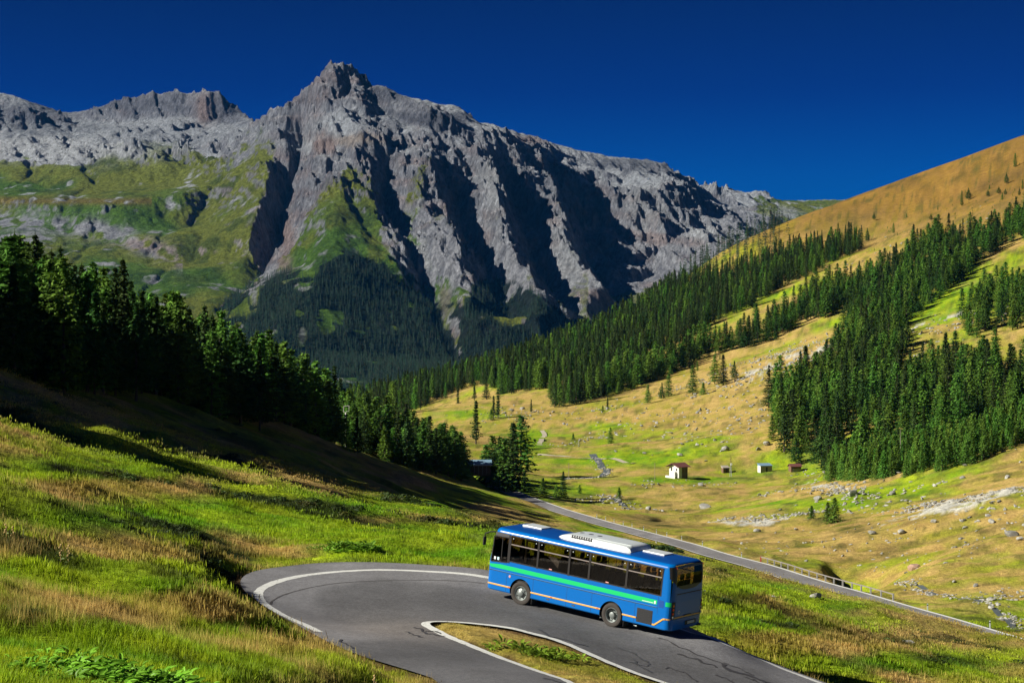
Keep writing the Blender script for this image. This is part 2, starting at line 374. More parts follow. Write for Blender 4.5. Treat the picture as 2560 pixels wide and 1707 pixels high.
def land_colour(x, y, z, hi=True):
    n = len(x); px, py = pix(x, y, z)
    s = np.zeros(n)
    for a, b, rx_, ry_, k in green_spots:
        s += k*np.exp(-((px-a)/rx_)**2-((py-b)/ry_)**2)
    far = sstep(150, 500, y)
    n1 = fbm(x/14, y/14, 101, 4); n2 = fbm((x*.5+y*.3)/2.2, (y-.3*x)/2.2, 102, 3); n3 = fbm(x/60, y/60, 103, 4); n4 = fbm((x+.3*y)/5.5, y/5.5-x*.03, 104, 3)
    gr = sstep(-.35, .5, s*1.15 - .02 - .12*far + n1*.55*(1-far*.5) + n2*.45*(1-far) + n3*.75*far - .02*far + n4*.3)
    dry = mixc(np.tile(STRAW, (n, 1)), RUST, np.clip(.10+.5*n3+.55*fbm(x/6, y/6, 105, 3), 0, 1)*.6)
    dry = mixc(dry, OLIVE, np.clip(.42+n4*1.1+n2*.5+.5*n3, 0, 1)*.85)
    grn = mixc(np.tile(GREEN, (n, 1)), GREEN2, np.clip(.5+n2+n4*.6, 0, 1))
    c = mixc(dry, grn, gr)
    # high dry slope under the right skyline
    hi_s = sstep(20, 130, z)*sstep(1000, 1500, y)
    c = mixc(c, np.array([.15, .080, .015])*(1+.6*n3+.5*fbm(x/14, y/22, 114, 3))[:, None], hi_s*.85)
    # dark dwarf shrubs; the listed spots also paint in the shade of hollows
    h = sstep(.22, .5, fbm((x*.6+y*.4)/9, (y-.3*x)/6, 110, 4)+.14*fbm(x/1.5, y/1.5, 111, 2)+.05)*(1-.55*far)
    for a, b, rx_, ry_, k in dark_spots: h = h + k*np.exp(-((px-a)/rx_)**2-((py-b-.16*(px-a))/ry_)**2)*(.8+.9*n2)
    c = mixc(c, HEATH, np.clip(h*.85, 0, 1))
    sp = sstep(.30, .52, fbm(x/4.2, y/7, 112, 3)+.25*fbm(x/38, y/38, 113, 2))*far; c = mixc(c, HEATH*1.6, sp*.55)
    # bare stone and scree
    stn = np.zeros(n)
    for a, b, rx_, ry_, k, sl_ in ((2420,1255,190,20,1.1,-.22),(1880,1302,130,16,1.0,-.05),(1420,1252,120,9,.6,.25),(1750,1240,170,9,.35,0),(2040,1215,110,10,.7,.1),(2250,1190,220,20,.45,-.1),(2380,1430,200,18,.35,.3),(1950,900,110,14,.9,-.45),(2060,870,70,10,.8,-.5),(2380,790,150,10,.8,-.25),(1900,960,90,35,.6,-.3),(1780,1050,100,30,.35,-.3),(1640,1215,120,8,.3,0),(1490,1170,90,12,.5,.6),(2300,1330,260,40,.3,0)):
        stn += k*np.exp(-((px-a)/rx_)**2-((py-b-sl_*(px-a))/ry_)**2)
    st = sstep(.42, .62, stn*(.62+.75*fbm(x/3.5, y/7, 120, 4)) + .10*fbm(x/25, y/25, 121, 3)*far)
    st = np.where(y > 240, st, 0)
    c = mixc(c, STONE*(.8+.5*vnoise(x/.9, y/1.4, 122))[:, None], st)
    # left slope: dark litter under the trees, and shade painted onto the grass
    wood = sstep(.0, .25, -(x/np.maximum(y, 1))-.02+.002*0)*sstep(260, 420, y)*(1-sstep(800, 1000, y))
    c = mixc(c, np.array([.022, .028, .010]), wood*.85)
    # road verge: earth beside the asphalt
    m = (y > 40) & (y < 100) & (np.abs(x) < 30)
    if m.any():
        d = dist_poly(x[m], y[m], road1_poly); v = (1-sstep(.1, .7, d+.35*fbm(x[m]/.8, y[m]/.8, 130, 2)))*.85
        c[m] = mixc(c[m], SOIL*.8, v)
    # valley floor beyond: meadow green in the distance
    return np.clip(c*(1+.16*fbm(x/1.1, y/1.1, 131, 2)*(1-far))[:, None], .004, 1), st

def build_ground():
    us = np.r_[np.linspace(-1.25, -.30, 70, endpoint=False), np.linspace(-.30, .30, 600), np.linspace(.30, 1.0, 50)[1:]]
    Ys = np.r_[np.geomspace(3, 33, 50, endpoint=False), np.geomspace(33, 62, 190, endpoint=False), np.geomspace(62, 105, 250, endpoint=False), np.geomspace(105, 1000, 360, endpoint=False), np.geomspace(1000, 5600, 150)]
    U, Y = np.meshgrid(us, Ys); X = U*Y
    cell = np.maximum(np.gradient(Ys)[:, None]*np.ones_like(X)*.55, np.gradient(us)[None, :]*Y)
    Z = ground(X.ravel(), Y.ravel(), cell.ravel())
    x, y = X.ravel(), Y.ravel()
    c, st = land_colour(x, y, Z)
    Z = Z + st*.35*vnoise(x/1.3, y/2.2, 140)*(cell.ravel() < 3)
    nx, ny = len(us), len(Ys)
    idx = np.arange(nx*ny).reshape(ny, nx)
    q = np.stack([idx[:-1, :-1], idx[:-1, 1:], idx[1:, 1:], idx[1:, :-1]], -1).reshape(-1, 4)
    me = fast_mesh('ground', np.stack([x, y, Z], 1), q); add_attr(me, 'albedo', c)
    m, nt, b = new_mat('meadow'); N = nt.nodes; L = nt.links
    at = N.new('ShaderNodeAttribute'); at.attribute_name = 'albedo'
    tc = N.new('ShaderNodeTexCoord'); prev = at.outputs['Color']
    for sc, lo, hi_ in ((9.0, .55, 1.45), (1.3, .7, 1.35), (.22, .78, 1.25)):
        nz = N.new('ShaderNodeTexNoise'); nz.inputs['Scale'].default_value = sc; nz.inputs['Detail'].default_value = 5; nz.inputs['Roughness'].default_value = .65
        L.new(tc.outputs['Object'], nz.inputs['Vector'])
        mr = N.new('ShaderNodeMapRange'); mr.inputs[1].default_value = .3; mr.inputs[2].default_value = .7; mr.inputs[3].default_value = lo; mr.inputs[4].default_value = hi_
        L.new(nz.outputs['Fac'], mr.inputs[0])
        vm = N.new('ShaderNodeVectorMath'); vm.operation = 'SCALE'; L.new(prev, vm.inputs[0]); L.new(mr.outputs[0], vm.inputs['Scale']); prev = vm.outputs[0]
    L.new(prev, b.inputs['Base Color']); b.inputs['Roughness'].default_value = .9; b.inputs['Specular IOR Level'].default_value = .1
    n1_ = N.new('ShaderNodeTexNoise'); n1_.inputs['Scale'].default_value = .9; n1_.inputs['Detail'].default_value = 9; n1_.inputs['Roughness'].default_value = .7
    L.new(tc.outputs['Object'], n1_.inputs['Vector'])
    bp = N.new('ShaderNodeBump'); bp.inputs['Strength'].default_value = .9; bp.inputs['Distance'].default_value = .6
    L.new(n1_.outputs['Fac'], bp.inputs['Height']); L.new(bp.outputs[0], b.inputs['Normal'])
    return tag(link('ground', me, None, m), kind='structure')
build_ground()

# ------------------------------------------------------------ roads
def strip_surface(name, poly_fn, us, vs, mat): pass
def asphalt_mat(name, base, scale=1.0):
    m, nt, b = new_mat(name); N = nt.nodes; L = nt.links
    tc = N.new('ShaderNodeTexCoord')
    def noise(sc, det, rough=.6, vec=None):
        n = N.new('ShaderNodeTexNoise'); n.inputs['Scale'].default_value = sc; n.inputs['Detail'].default_value = det; n.inputs['Roughness'].default_value = rough
        L.new(vec or tc.outputs['Object'], n.inputs['Vector']); return n
    def ramp(n, a, b_, lo, hi):
        r = N.new('ShaderNodeMapRange'); r.inputs[1].default_value = a; r.inputs[2].default_value = b_; r.inputs[3].default_value = lo; r.inputs[4].default_value = hi
        L.new(n.outputs['Fac'], r.inputs[0]); return r
    at = N.new('ShaderNodeAttribute'); at.attribute_name = 'albedo'
    prev = at.outputs['Color']
    for n, a in ((noise(30*scale, 4, .85), (.3, .7, .45, 1.7)), (noise(6*scale, 5, .8), (.3, .7, .72, 1.3)), (noise(.5*scale, 5), (.3, .7, .84, 1.18))):
        r = ramp(n, *a); vm = N.new('ShaderNodeVectorMath'); vm.operation = 'SCALE'; L.new(prev, vm.inputs[0]); L.new(r.outputs[0], vm.inputs['Scale']); prev = vm.outputs[0]
    L.new(prev, b.inputs['Base Color'])
    b.inputs['Roughness'].default_value = .85; b.inputs['Specular IOR Level'].default_value = .25
    bp = N.new('ShaderNodeBump'); bp.inputs['Strength'].default_value = .5; bp.inputs['Distance'].default_value = .012
    L.new(noise(60*scale, 3, .8).outputs['Fac'], bp.inputs['Height']); L.new(bp.outputs[0], b.inputs['Normal'])
    return m
M_ASPH = asphalt_mat('asphalt', (.1, .1, .1))
def clip_grid_mesh(poly, step, zfn):
    """polygon filled with a constrained triangulation on a regular grid"""
    pa = np.array(poly); x0, y0 = pa.min(0); x1, y1 = pa.max(0)
    dense = []
    for i in range(len(poly)):
        a = np.array(poly[i]); b = np.array(poly[(i+1) % len(poly)]); n = max(1, int(np.hypot(*(b-a))/step))
        for k in range(n): dense.append(tuple(a+(b-a)*k/n))
    gx, gy = np.meshgrid(np.arange(x0, x1, step), np.arange(y0, y1, step)); gx = gx.ravel(); gy = gy.ravel()
    k = in_poly(gx, gy, poly); gx, gy = gx[k], gy[k]; d = dist_poly(gx, gy, dense); gx, gy = gx[d > step*.45], gy[d > step*.45]
    vv = [Vector(p) for p in dense] + [Vector((a, b)) for a, b in zip(gx, gy)]
    nb = len(dense)
    r = delaunay_2d_cdt(vv, [], [list(range(nb))], 1, 1e-5)
    V = np.array([(v.x, v.y) for v in r[0]]); z = zfn(V[:, 0], V[:, 1])
    T = np.array([f for f in r[2] if len(f) == 3])
    return V, z, T
V, z, T = clip_grid_mesh(road1_poly, .5, lambda x, y: ROAD1.z(x, y))
wear = np.tile(np.array([.118, .120, .128]), (len(V), 1))
OL = smooth_line(OUT_LINE, 2); IL = smooth_line(IN_LINE, 2)
dO = dist_poly(V[:, 0], V[:, 1], OL, False); dI = dist_poly(V[:, 0], V[:, 1], IL, False)
old = (1-sstep(.2, .7, dO))*0; outb = sstep(3.1, 2.6, dO) if False else (dO < 2.1).astype(float)
wear = wear*(1+.40*(1-sstep(1.9, 2.5, dO)))[:, None]                    # the older, paler outer lane strip
wear = wear*(1-.30*np.exp(-((dO-5.2)/2.2)**2)*(V[:, 1] > 60))[:, None]   # the darker driven middle
wear = mixc(wear, np.array([.21, .19, .175]), .55*np.exp(-(np.hypot(V[:, 0]+4.6, V[:, 1]-74.5)/3.0)**2))
wear = wear*(.93+.10*fbm(V[:, 0]/1.5, V[:, 1]/1.5, 200, 3))[:, None]
me = fast_mesh('road', np.c_[V, z], T); add_attr(me, 'albedo', wear)
tag(link('road', me, None, M_ASPH), kind='structure')
def ribbon(name, line, w, zfn, lift, mat, parent=None, ragged=0.0, seed=0, thick=0.0, wfn=None):
    """flat painted or tarred band laid along a line"""
    L = np.array(line, float)[:, :2]; s = np.r_[0, np.cumsum(np.hypot(*(L[1:]-L[:-1]).T))]
    st = max(.12, w*.6); t = np.arange(0, s[-1], st); q = np.stack([np.interp(t, s, L[:, k]) for k in (0, 1)], 1)
    d = np.gradient(q, axis=0); d /= np.hypot(d[:, 0], d[:, 1])[:, None]+1e-9; nrm = np.stack([d[:, 1], -d[:, 0]], 1)
    ww = np.full(len(t), w/2) if wfn is None else np.array([wfn(a/s[-1]) for a in t])/2
    a = ww*(1+ragged*(vnoise(t*3.1, t*0, seed)-.5)); b = ww*(1+ragged*(vnoise(t*3.3, t*0+5, seed)-.5))
    A = q+nrm*a[:, None]; B = q-nrm*b[:, None]; Vv = np.r_[A, B]; z = zfn(Vv[:, 0], Vv[:, 1])+lift; n = len(t); i = np.arange(n-1)
    return link(name, fast_mesh(name, np.c_[Vv, z], np.stack([i, i+1, i+1+n, i+n], 1)), parent, mat)
def paint_mat():
    m, nt, b = new_mat('road_paint'); N = nt.nodes; L = nt.links
    tc = N.new('ShaderNodeTexCoord'); n = N.new('ShaderNodeTexNoise'); n.inputs['Scale'].default_value = 7; n.inputs['Detail'].default_value = 8; n.inputs['Roughness'].default_value = .75
    L.new(tc.outputs['Object'], n.inputs['Vector']); r = N.new('ShaderNodeValToRGB')
    r.color_ramp.elements[0].position = .34; r.color_ramp.elements[0].color = (.22, .22, .21, 1); r.color_ramp.elements[1].position = .46; r.color_ramp.elements[1].color = (.62, .64, .62, 1)
    L.new(n.outputs['Fac'], r.inputs[0]); L.new(r.outputs[0], b.inputs['Base Color']); b.inputs['Roughness'].default_value = .7
    return m
M_PAINT = paint_mat()
z1f = lambda x, y: ROAD1.z(x, y)
tag(ribbon('edge_line', OL, .36, z1f, .007, M_PAINT, ragged=.25, seed=3), 'long white painted line round the outside of the asphalt hairpin', 'road marking', 'white lines of the hairpin')
tag(ribbon('edge_line', IL, .34, z1f, .007, M_PAINT, ragged=.3, seed=4), 'white painted line hugging the grass wedge inside the hairpin', 'road marking', 'white lines of the hairpin')
M_TAR = simple('tar', (.042, .041, .043), .6)
M_SEAM = simple('seam', (.05, .047, .046), .8)
seam = [on1(*p) for p in [(1213,1458),(1112,1450),(1000,1449),(870,1453),(780,1466),(710,1484),(680,1500),(676,1512)]]
tag(ribbon('asphalt_seam', smooth_line(seam, 2), .07, z1f, .005, M_SEAM, ragged=.8, seed=9), 'thin dark curved joint line between old and new asphalt in the hairpin', 'road seam')
cracks = [[(1033,1567),(1052,1572),(1066,1581),(1090,1586),(1118,1590)],[(1015,1578),(1030,1584),(1045,1590),(1057,1593)],
 [(1065,1577),(1090,1578),(1105,1585)],
 [(1543,1617),(1562,1627),(1585,1633),(1608,1648),(1625,1660),(1600,1663),(1580,1645)],[(1575,1655),(1605,1668),(1630,1680)],[(1660,1666),(1700,1677),(1725,1690),(1742,1704)],
 [(1695,1635),(1710,1642),(1740,1645),(1770,1658),(1793,1669)],[(1645,1595),(1700,1617),(1760,1643),(1812,1660)],[(1812,1660),(1822,1675),(1850,1681),(1880,1690),(1905,1702),(1930,1707)],[(1812,1660),(1835,1664),(1862,1680),(1890,1688)],
 [(1792,1686),(1815,1698),(1835,1706)],[(1862,1690),(1880,1698),(1900,1706)],[(1350,1572),(1375,1590),(1410,1597),(1440,1608),(1470,1616)],[(850,1600),(862,1612),(884,1622)],[(1358,1695),(1385,1701),(1410,1707)]]
for i, ck in enumerate(cracks):
    pts = [on1(*p) for p in ck]
    r = np.random.default_rng(50+i); q = []
    for a, b in zip(pts[:-1], pts[1:]):
        for t in (0, .33, .66): q.append((a[0]+(b[0]-a[0])*t+r.normal(0, .05), a[1]+(b[1]-a[1])*t+r.normal(0, .10)))
    q.append(pts[-1][:2])
    clab = ['short double crack left of the tip of the grass wedge', 'faint tar crack furthest left of the grass wedge tip', 'tiny side branch of the crack at the grass wedge tip', 'looping tar crack in the middle of the road behind the bus', 'short tar crack below the looping one', 'tar crack running to the bottom of the picture beside the wedge end', 'hooked tar crack between the loop and the outer white line', 'long straight tar crack running from under the bus tail', 'thick forked tar crack nearest the bottom edge', 'inner branch of the thick forked tar crack', 'short crack at the bottom edge left of the thick fork', 'short crack at the bottom edge right of the inner branch', 'wavy tar crack along the upper inner white line', 'faint crack on the near leg by the grassy bank', 'crack crossing the near leg beside its inner white line'][i]
    where = 'beside the tip of the grass wedge' if i < 3 or i == 13 else 'on the road behind the bus' if ck[0][0] > 1500 else 'on the road near the inner white line'
    tag(ribbon('tar_crack', q, (.10, .07)[i % 2] if i != 8 else .17, z1f, .0105+.0004*i, M_TAR, ragged=1.1, seed=20+i), clab, 'road crack', 'tar-sealed cracks ' + where)
# lower road
zz2 = lambda x, y: np.array([R2S[np.argmin((R2S[:, 0]-a)**2+(R2S[:, 1]-b)**2), 2] for a, b in zip(x, y)])
def road_strip(name, off0, off1, lift, mat, alb, parent=None):
    d = np.gradient(R2S[:, :2], axis=0); d /= np.hypot(d[:, 0], d[:, 1])[:, None]; nrm = np.stack([d[:, 1], -d[:, 0]], 1)
    offs = np.linspace(off0, off1, 7 if off1-off0 > 1 else 2); Vv = []
    for o in offs: Vv.append(np.c_[R2S[:, :2]+nrm*o, R2S[:, 2]+lift])
    n = len(R2S); k = len(offs); Vv = np.concatenate(Vv); idx = np.arange(n*k).reshape(k, n)
    q = np.stack([idx[:-1, :-1], idx[:-1, 1:], idx[1:, 1:], idx[1:, :-1]], -1).reshape(-1, 4)
    me = fast_mesh(name, Vv, q); add_attr(me, 'albedo', alb*(.85+.3*fbm(Vv[:, 0]/4, Vv[:, 1]/12, 210, 4))[:, None]); return link(name, me, parent, mat)
M_ASPH2 = asphalt_mat('asphalt_far', None, .25)
tag(road_strip('road', -3.2, 3.2, .02, M_ASPH2, np.array([.19, .188, .195])), kind='structure')
for o, w, lab in ((2.85, .22, 'faded white edge line along the far side of the lower road'), (-2.95, .45, 'pale concrete edge strip along the near side of the lower road')):
    tag(road_strip('edge_line', o-w/2 if o > 0 else o-.3, o+w/2 if o > 0 else o+.3, .035, M_PAINT, np.array([.5]*3)), lab, 'road marking')
HAZE = 7e-6

# ------------------------------------------------------------ the mountain range
def ov(x, y, Y): return P(x*OV, y*OV, Y)
def line(pts, step=3):
    r = []
    for a, b in zip(pts[:-1], pts[1:]):
        A, B = ov(*a), ov(*b)
        for k in range(step): t = k/step; r.append(tuple(A[i]+(B[i]-A[i])*t for i in range(3)))
    r.append(ov(*pts[-1])); return r
mp = []
# skyline, left massif to the saddle
sk1 = line([(-260,190,8300),(-120,205,8200),(0,211,8150),(60,231,8100),(110,251,8150),(160,262,8250),(215,248,8150),(270,227,8050),(330,214,8000),(400,207,7950),(445,210,7900),(470,206,7850),(479,202,7830),(500,216,7850),(520,234,7880),(560,262,7800),(592,284,7400)])
mp += sk1
# its cliff foot and the pale scree under it
mp += line([(-260,285,7800),(0,290,7750),(60,296,7750),(120,300,7800),(165,302,7850),(180,280,8080),(240,283,7980),(300,280,7930),(370,276,7880),(420,272,7830),(450,270,7790),(470,292,7690),(510,292,7650),(560,296,7500)])
mp += line([(0,312,7560),(80,316,7560),(170,318,7520),(260,330,7400),(330,322,7330),(380,333,7280),(460,350,7150),(525,358,7020),(570,330,7050)])
mp += line([(165,262,8250),(168,280,8020),(166,300,7860)], 2)
# pale karst shelf, then the green alp and its cliff band
mp += line([(-200,350,7300),(0,345,7350),(80,350,7260),(140,345,7200),(220,352,7120),(300,345,7080),(330,316,7260),(350,345,7080),(400,332,7080),(440,338,7040),(520,365,6850)])
mp += line([(-200,400,7000),(0,392,7050),(100,398,6950),(200,405,6880),(300,412,6820),(380,420,6780),(430,398,6800)])
mp += line([(0,408,6980),(60,410,6920),(120,400,6900),(125,432,6760),(180,400,6880),(250,415,6820),(300,428,6720)], 2)
mp += line([(-200,460,6500),(0,452,6550),(60,458,6450),(130,470,6330),(200,462,6330),(260,470,6250),(330,455,6350),(400,450,6400),(480,440,6450),(530,400,6600)])
mp += line([(-200,470,6470),(0,462,6500),(70,476,6370),(130,482,6300),(200,474,6300),(265,480,6220)])
mp += line([(-200,505,6380),(0,490,6420),(70,500,6330),(130,500,6270),(190,505,6200),(240,520,6130),(290,535,6060),(340,545,5990),(380,560,5930),(400,580,5880),(470,580,5860),(550,580,5800)])
mp += line([(160,528,6170),(220,548,6080),(280,562,6000),(330,575,5930),(380,590,5860),(450,604,5800),(530,602,5740)])
mp += line([(-200,600,5700),(0,590,5750),(100,600,5700),(200,610,5650),(300,625,5550),(400,640,5480),(480,660,5350),(510,690,5200)])
mp += line([(-200,760,4900),(0,760,4950),(200,780,4900),(400,820,4750),(560,800,4700)])
# green spur between the alp and the deep shaded ravine
mp += line([(597,286,6900),(585,300,6850),(570,325,6720),(600,320,6650),(640,345,6480),(615,372,6380),(627,392,6280),(612,430,6180),(600,460,6090),(588,500,5980),(578,540,5880),(570,575,5790),(560,600,5700),(575,630,5600)], 4)
mp += line([(500,420,6560),(470,470,6420),(440,520,6250),(500,520,6150),(540,480,6220)])
# ravine floor
mp += line([(700,345,6620),(690,390,6520),(672,430,6440),(655,480,6330),(645,530,6200),(635,580,6060),(633,612,5940),(605,638,5700),(580,662,5500),(550,680,5350),(515,705,5150)], 4)
# main skyline, summit to the right end
sk2 = line([(592,285,7000),(600,272,6800),(625,255,6740),(652,243,6700),(672,226,6670),(684,215,6660),(700,192,6640),(718,172,6620),(740,155,6600),(757,147,6600),(775,141,6590),(797,141,6600),(806,150,6610),(828,170,6630),(850,187,6610),(875,200,6540),(900,214,6480),(930,226,6410),(960,236,6360),(985,243,6340),(1010,255,6335),(1035,268,6345),(1055,279,6355),(1080,291,6360),(1110,290,6380),(1135,290,6410),(1160,306,6560),(1185,307,6680),(1215,310,6860),(1245,318,6880),(1270,328,6900),(1290,338,6920),(1308,348,6930),(1312,341,6880),(1325,342,6880),(1335,348,6900),(1365,354,6920),(1400,358,6950),(1440,362,6980),(1480,363,7000),(1500,366,7000),(1520,375,7030),(1545,390,7060),(1570,406,7100),(1590,418,7150),(1610,440,7150),(1660,470,7150),(1720,490,7150),(1760,520,7100),(1800,545,7050)])
mp += sk2
# west rock flank
mp += line([(700,250,6500),(680,290,6480),(650,320,6520),(690,330,6480)])
mp += line([(775,175,6520),(765,200,6480),(750,220,6450),(730,250,6400),(700,300,6380),(735,330,6400)])
# the chute below the summit and the red pinnacle to its right
mp += line([(790,165,6580),(788,200,6540),(782,230,6480)])
mp += line([(820,178,6560),(822,200,6470),(820,225,6400),(800,245,6350)])
mp += line([(845,205,6640),(855,240,6500),(880,268,6420)])
# the high pale scree apron
mp += line([(780,255,6300),(755,275,6230),(730,300,6180),(745,330,6120),(735,365,6050),(700,420,6000),(670,480,5930),(645,540,5870),(634,605,5780)], 4)
mp += line([(840,262,6340),(870,285,6280),(910,300,6260),(830,320,6080),(860,345,6030)])
# shaded shoulder right of the summit: dark upper face, lit lower edge
mp += line([(860,240,6520),(900,262,6420),(940,282,6330),(965,292,6280),(1000,298,6280),(1040,305,6290),(1080,312,6300),(1125,322,6320)])
# central green-footed spur
mp += line([(862,345,6030),(864,380,5930),(860,420,5830),(862,455,5740),(868,490,5650),(878,525,5560),(895,565,5450),(918,605,5340),(930,640,5260)], 4)
mp += line([(800,345,6010),(790,400,5830),(775,450,5680),(765,500,5530),(755,550,5390),(740,600,5240),(720,650,5080),(690,700,4980),(660,760,4850),(640,830,4700)], 4)
mp += line([(760,400,5850),(730,460,5720),(700,530,5600),(680,580,5500)])
# its shaded ravine
mp += line([(890,340,6110),(893,380,6030),(885,430,5930),(888,470,5860),(893,520,5750),(915,560,5650),(940,600,5540),(965,640,5420),(990,690,5280),(1015,740,5140),(1040,790,5000),(1058,835,4880)], 4)
# rock spur of the middle
mp += line([(935,365,6020),(930,420,5880),(935,470,5760),(950,520,5620),(975,580,5450)])
mp += line([(960,335,6080),(990,365,5990),(1003,400,5900),(1008,440,5800),(1020,480,5690),(1034,520,5570),(1044,560,5450),(1056,600,5340),(1070,640,5240),(1072,690,5130),(1075,750,4980),(1100,800,4860)], 4)
mp += line([(1010,345,6150),(1035,400,6080),(1042,450,6000),(1052,490,5940),(1075,540,5820),(1098,590,5680),(1128,640,5530),(1150,700,5350),(1170,760,5160)], 4)
# pale buttress
mp += line([(1115,330,6250),(1130,370,6050),(1142,410,5920),(1150,450,5820),(1148,490,5700),(1146,530,5600),(1168,575,5470),(1205,620,5330),(1228,670,5200),(1245,720,5060)], 4)
mp += line([(1160,330,6350),(1178,390,6260),(1192,440,6160),(1190,500,6040),(1200,560,5900),(1240,620,5720),(1275,680,5520),(1300,735,5300)], 4)
mp += line([(1210,330,6500),(1240,370,6350),(1270,410,6220),(1275,450,6080),(1290,490,5950),(1300,540,5760),(1322,590,5620),(1345,640,5480),(1352,700,5300),(1345,740,5200)], 4)
mp += line([(1240,345,6650),(1290,400,6550),(1320,440,6440),(1340,500,6320),(1340,560,6180),(1360,620,6000),(1390,680,5800)], 4)
mp += line([(1300,365,6780),(1340,400,6640),(1380,440,6500),(1410,500,6340),(1440,550,6200),(1400,620,5900),(1385,690,5650)], 4)
mp += line([(1400,385,6800),(1440,395,6720),(1500,400,6700),(1550,420,6720),(1590,440,6800)])
mp += line([(1400,430,6560),(1440,440,6460),(1480,430,6450),(1520,430,6480),(1560,450,6480),(1480,500,6330),(1440,490,6350)])
mp += line([(1470,560,6250),(1500,600,6120),(1470,650,5900),(1520,640,5950)])
mp += line([(1540,555,6200),(1575,535,6150),(1612,516,6080),(1650,538,6030),(1690,570,5980),(1720,590,5900),(1580,610,5800),(1560,650,5700),(1640,620,5700)], 3)
mp += line([(1600,470,6480),(1640,500,6420),(1700,530,6380),(1760,570,6250)])
mp += line([(1450,720,5500),(1350,790,5150),(1250,830,4900),(1150,870,4700),(1600,700,5500),(1750,640,5700),(1850,600,5900)])
# foot of the range
mp += line([(-200,900,4300),(100,900,4300),(400,905,4300),(640,900,4350),(840,888,4420),(950,880,4500),(1060,862,4600),(1150,860,4560),(1400,800,4700)])
# far green pass and the pale tops on the right
mp += line([(1590,420,8300),(1640,419,8200),(1665,427,8200),(1690,440,8250),(1720,459,8400),(1735,464,8600),(1800,462,8900),(1860,461,9000),(1920,459,9000),(1960,463,9000),(1975,460,8900),(2010,455,8900),(2030,464,8900),(2200,440,9000),(2500,430,9100)])
mp += line([(1640,450,7900),(1700,470,7700),(1760,478,7900),(1830,482,8000),(1900,490,8000),(1960,482,8200),(2040,480,8300)])
mp += line([(1765,490,7550),(1800,488,7500),(1850,505,7400),(1900,500,7500),(1830,540,7200),(1900,545,7200),(2100,560,7300)])
SKYP = np.array([(a[0], a[1]) for a in mp if False] or [(0, 0)])
bx = [(x*OV-1280)/FPX for x in range(-260, 2600, 110)]
skyz = np.array([p for p in mp])
for u in bx:                      # the ground falls away behind every crest
    for Y, k in ((9600, .075), (10200, .03)): mp.append((u*Y, Y, k*Y*.6))
for xo, yo, Y in ((400,207,7950),(270,228,8050),(60,232,8100),(480,203,7830),(775,141,6590),(740,155,6600),(850,187,6680),(684,215,6660),(620,258,6740),(960,236,6840),(1080,291,7000),(1210,310,6860),(1325,342,6880),(1400,358,6950),(1500,366,7000),(1590,418,7150)):
    a = ov(xo, yo, Y); mp.append((a[0]*1.02+90, a[1]+450, a[2]-280)); mp.append((a[0]*1.05+100, a[1]+1000, a[2]-430 if xo > 550 else a[2]-520))
for a in [(-2700,4200,-60),(1900,4200,0),(1900,10200,250),(-2700,10200,250),(-2600,5400,120),(-2600,6600,330),(-2600,7600,560),(1900,5500,150),(1900,6800,300),(1600,4300,-80),(800,4200,-140),(-800,4200,-150)]: mp.append(a)
MPA = np.array(mp, float)
# thin out duplicates in plan
keep = []; seen = set()
for i, p in enumerate(MPA):
    k = (round(p[0]/14), round(p[1]/14))
    if k not in seen: seen.add(k); keep.append(i)
MPA = MPA[keep]
def tri_raster(pts, xs, ys):
    r = delaunay_2d_cdt([Vector(p[:2]) for p in pts], [], [], 0, 1e-6)
    vx = np.array([(v.x, v.y) for v in r[0]]); org = [o[0] for o in r[3]]; vz = pts[org, 2]
    Z = np.full((len(ys), len(xs)), np.nan); dx = xs[1]-xs[0]; dy = ys[1]-ys[0]
    for f in r[2]:
        a, b, c = vx[f[0]], vx[f[1]], vx[f[2]]
        i0 = max(0, int((min(a[0], b[0], c[0])-xs[0])/dx)); i1 = min(len(xs)-1, int((max(a[0], b[0], c[0])-xs[0])/dx)+1)
        j0 = max(0, int((min(a[1], b[1], c[1])-ys[0])/dy)); j1 = min(len(ys)-1, int((max(a[1], b[1], c[1])-ys[0])/dy)+1)
        if i1 < i0 or j1 < j0: continue
        gx, gy = np.meshgrid(xs[i0:i1+1], ys[j0:j1+1]); den = (b[1]-c[1])*(a[0]-c[0])+(c[0]-b[0])*(a[1]-c[1])
        if abs(den) < 1e-9: continue
        l0 = ((b[1]-c[1])*(gx-c[0])+(c[0]-b[0])*(gy-c[1]))/den; l1 = ((c[1]-a[1])*(gx-c[0])+(a[0]-c[0])*(gy-c[1]))/den; l2 = 1-l0-l1
        m = (l0 >= -1e-6) & (l1 >= -1e-6) & (l2 >= -1e-6)
        sub = Z[j0:j1+1, i0:i1+1]; sub[m] = (l0*vz[f[0]]+l1*vz[f[1]]+l2*vz[f[2]])[m]
    return Z
def blur(Z, n):
    for _ in range(n):
        Z = np.pad(Z, 1, 'edge'); Z = (Z[:-2, 1:-1]+Z[2:, 1:-1]+2*Z[1:-1, 1:-1])/4 if False else (Z[:-2, 1:-1]+Z[2:, 1:-1]+Z[1:-1, :-2]+Z[1:-1, 2:]+4*Z[1:-1, 1:-1])/8
    return Z
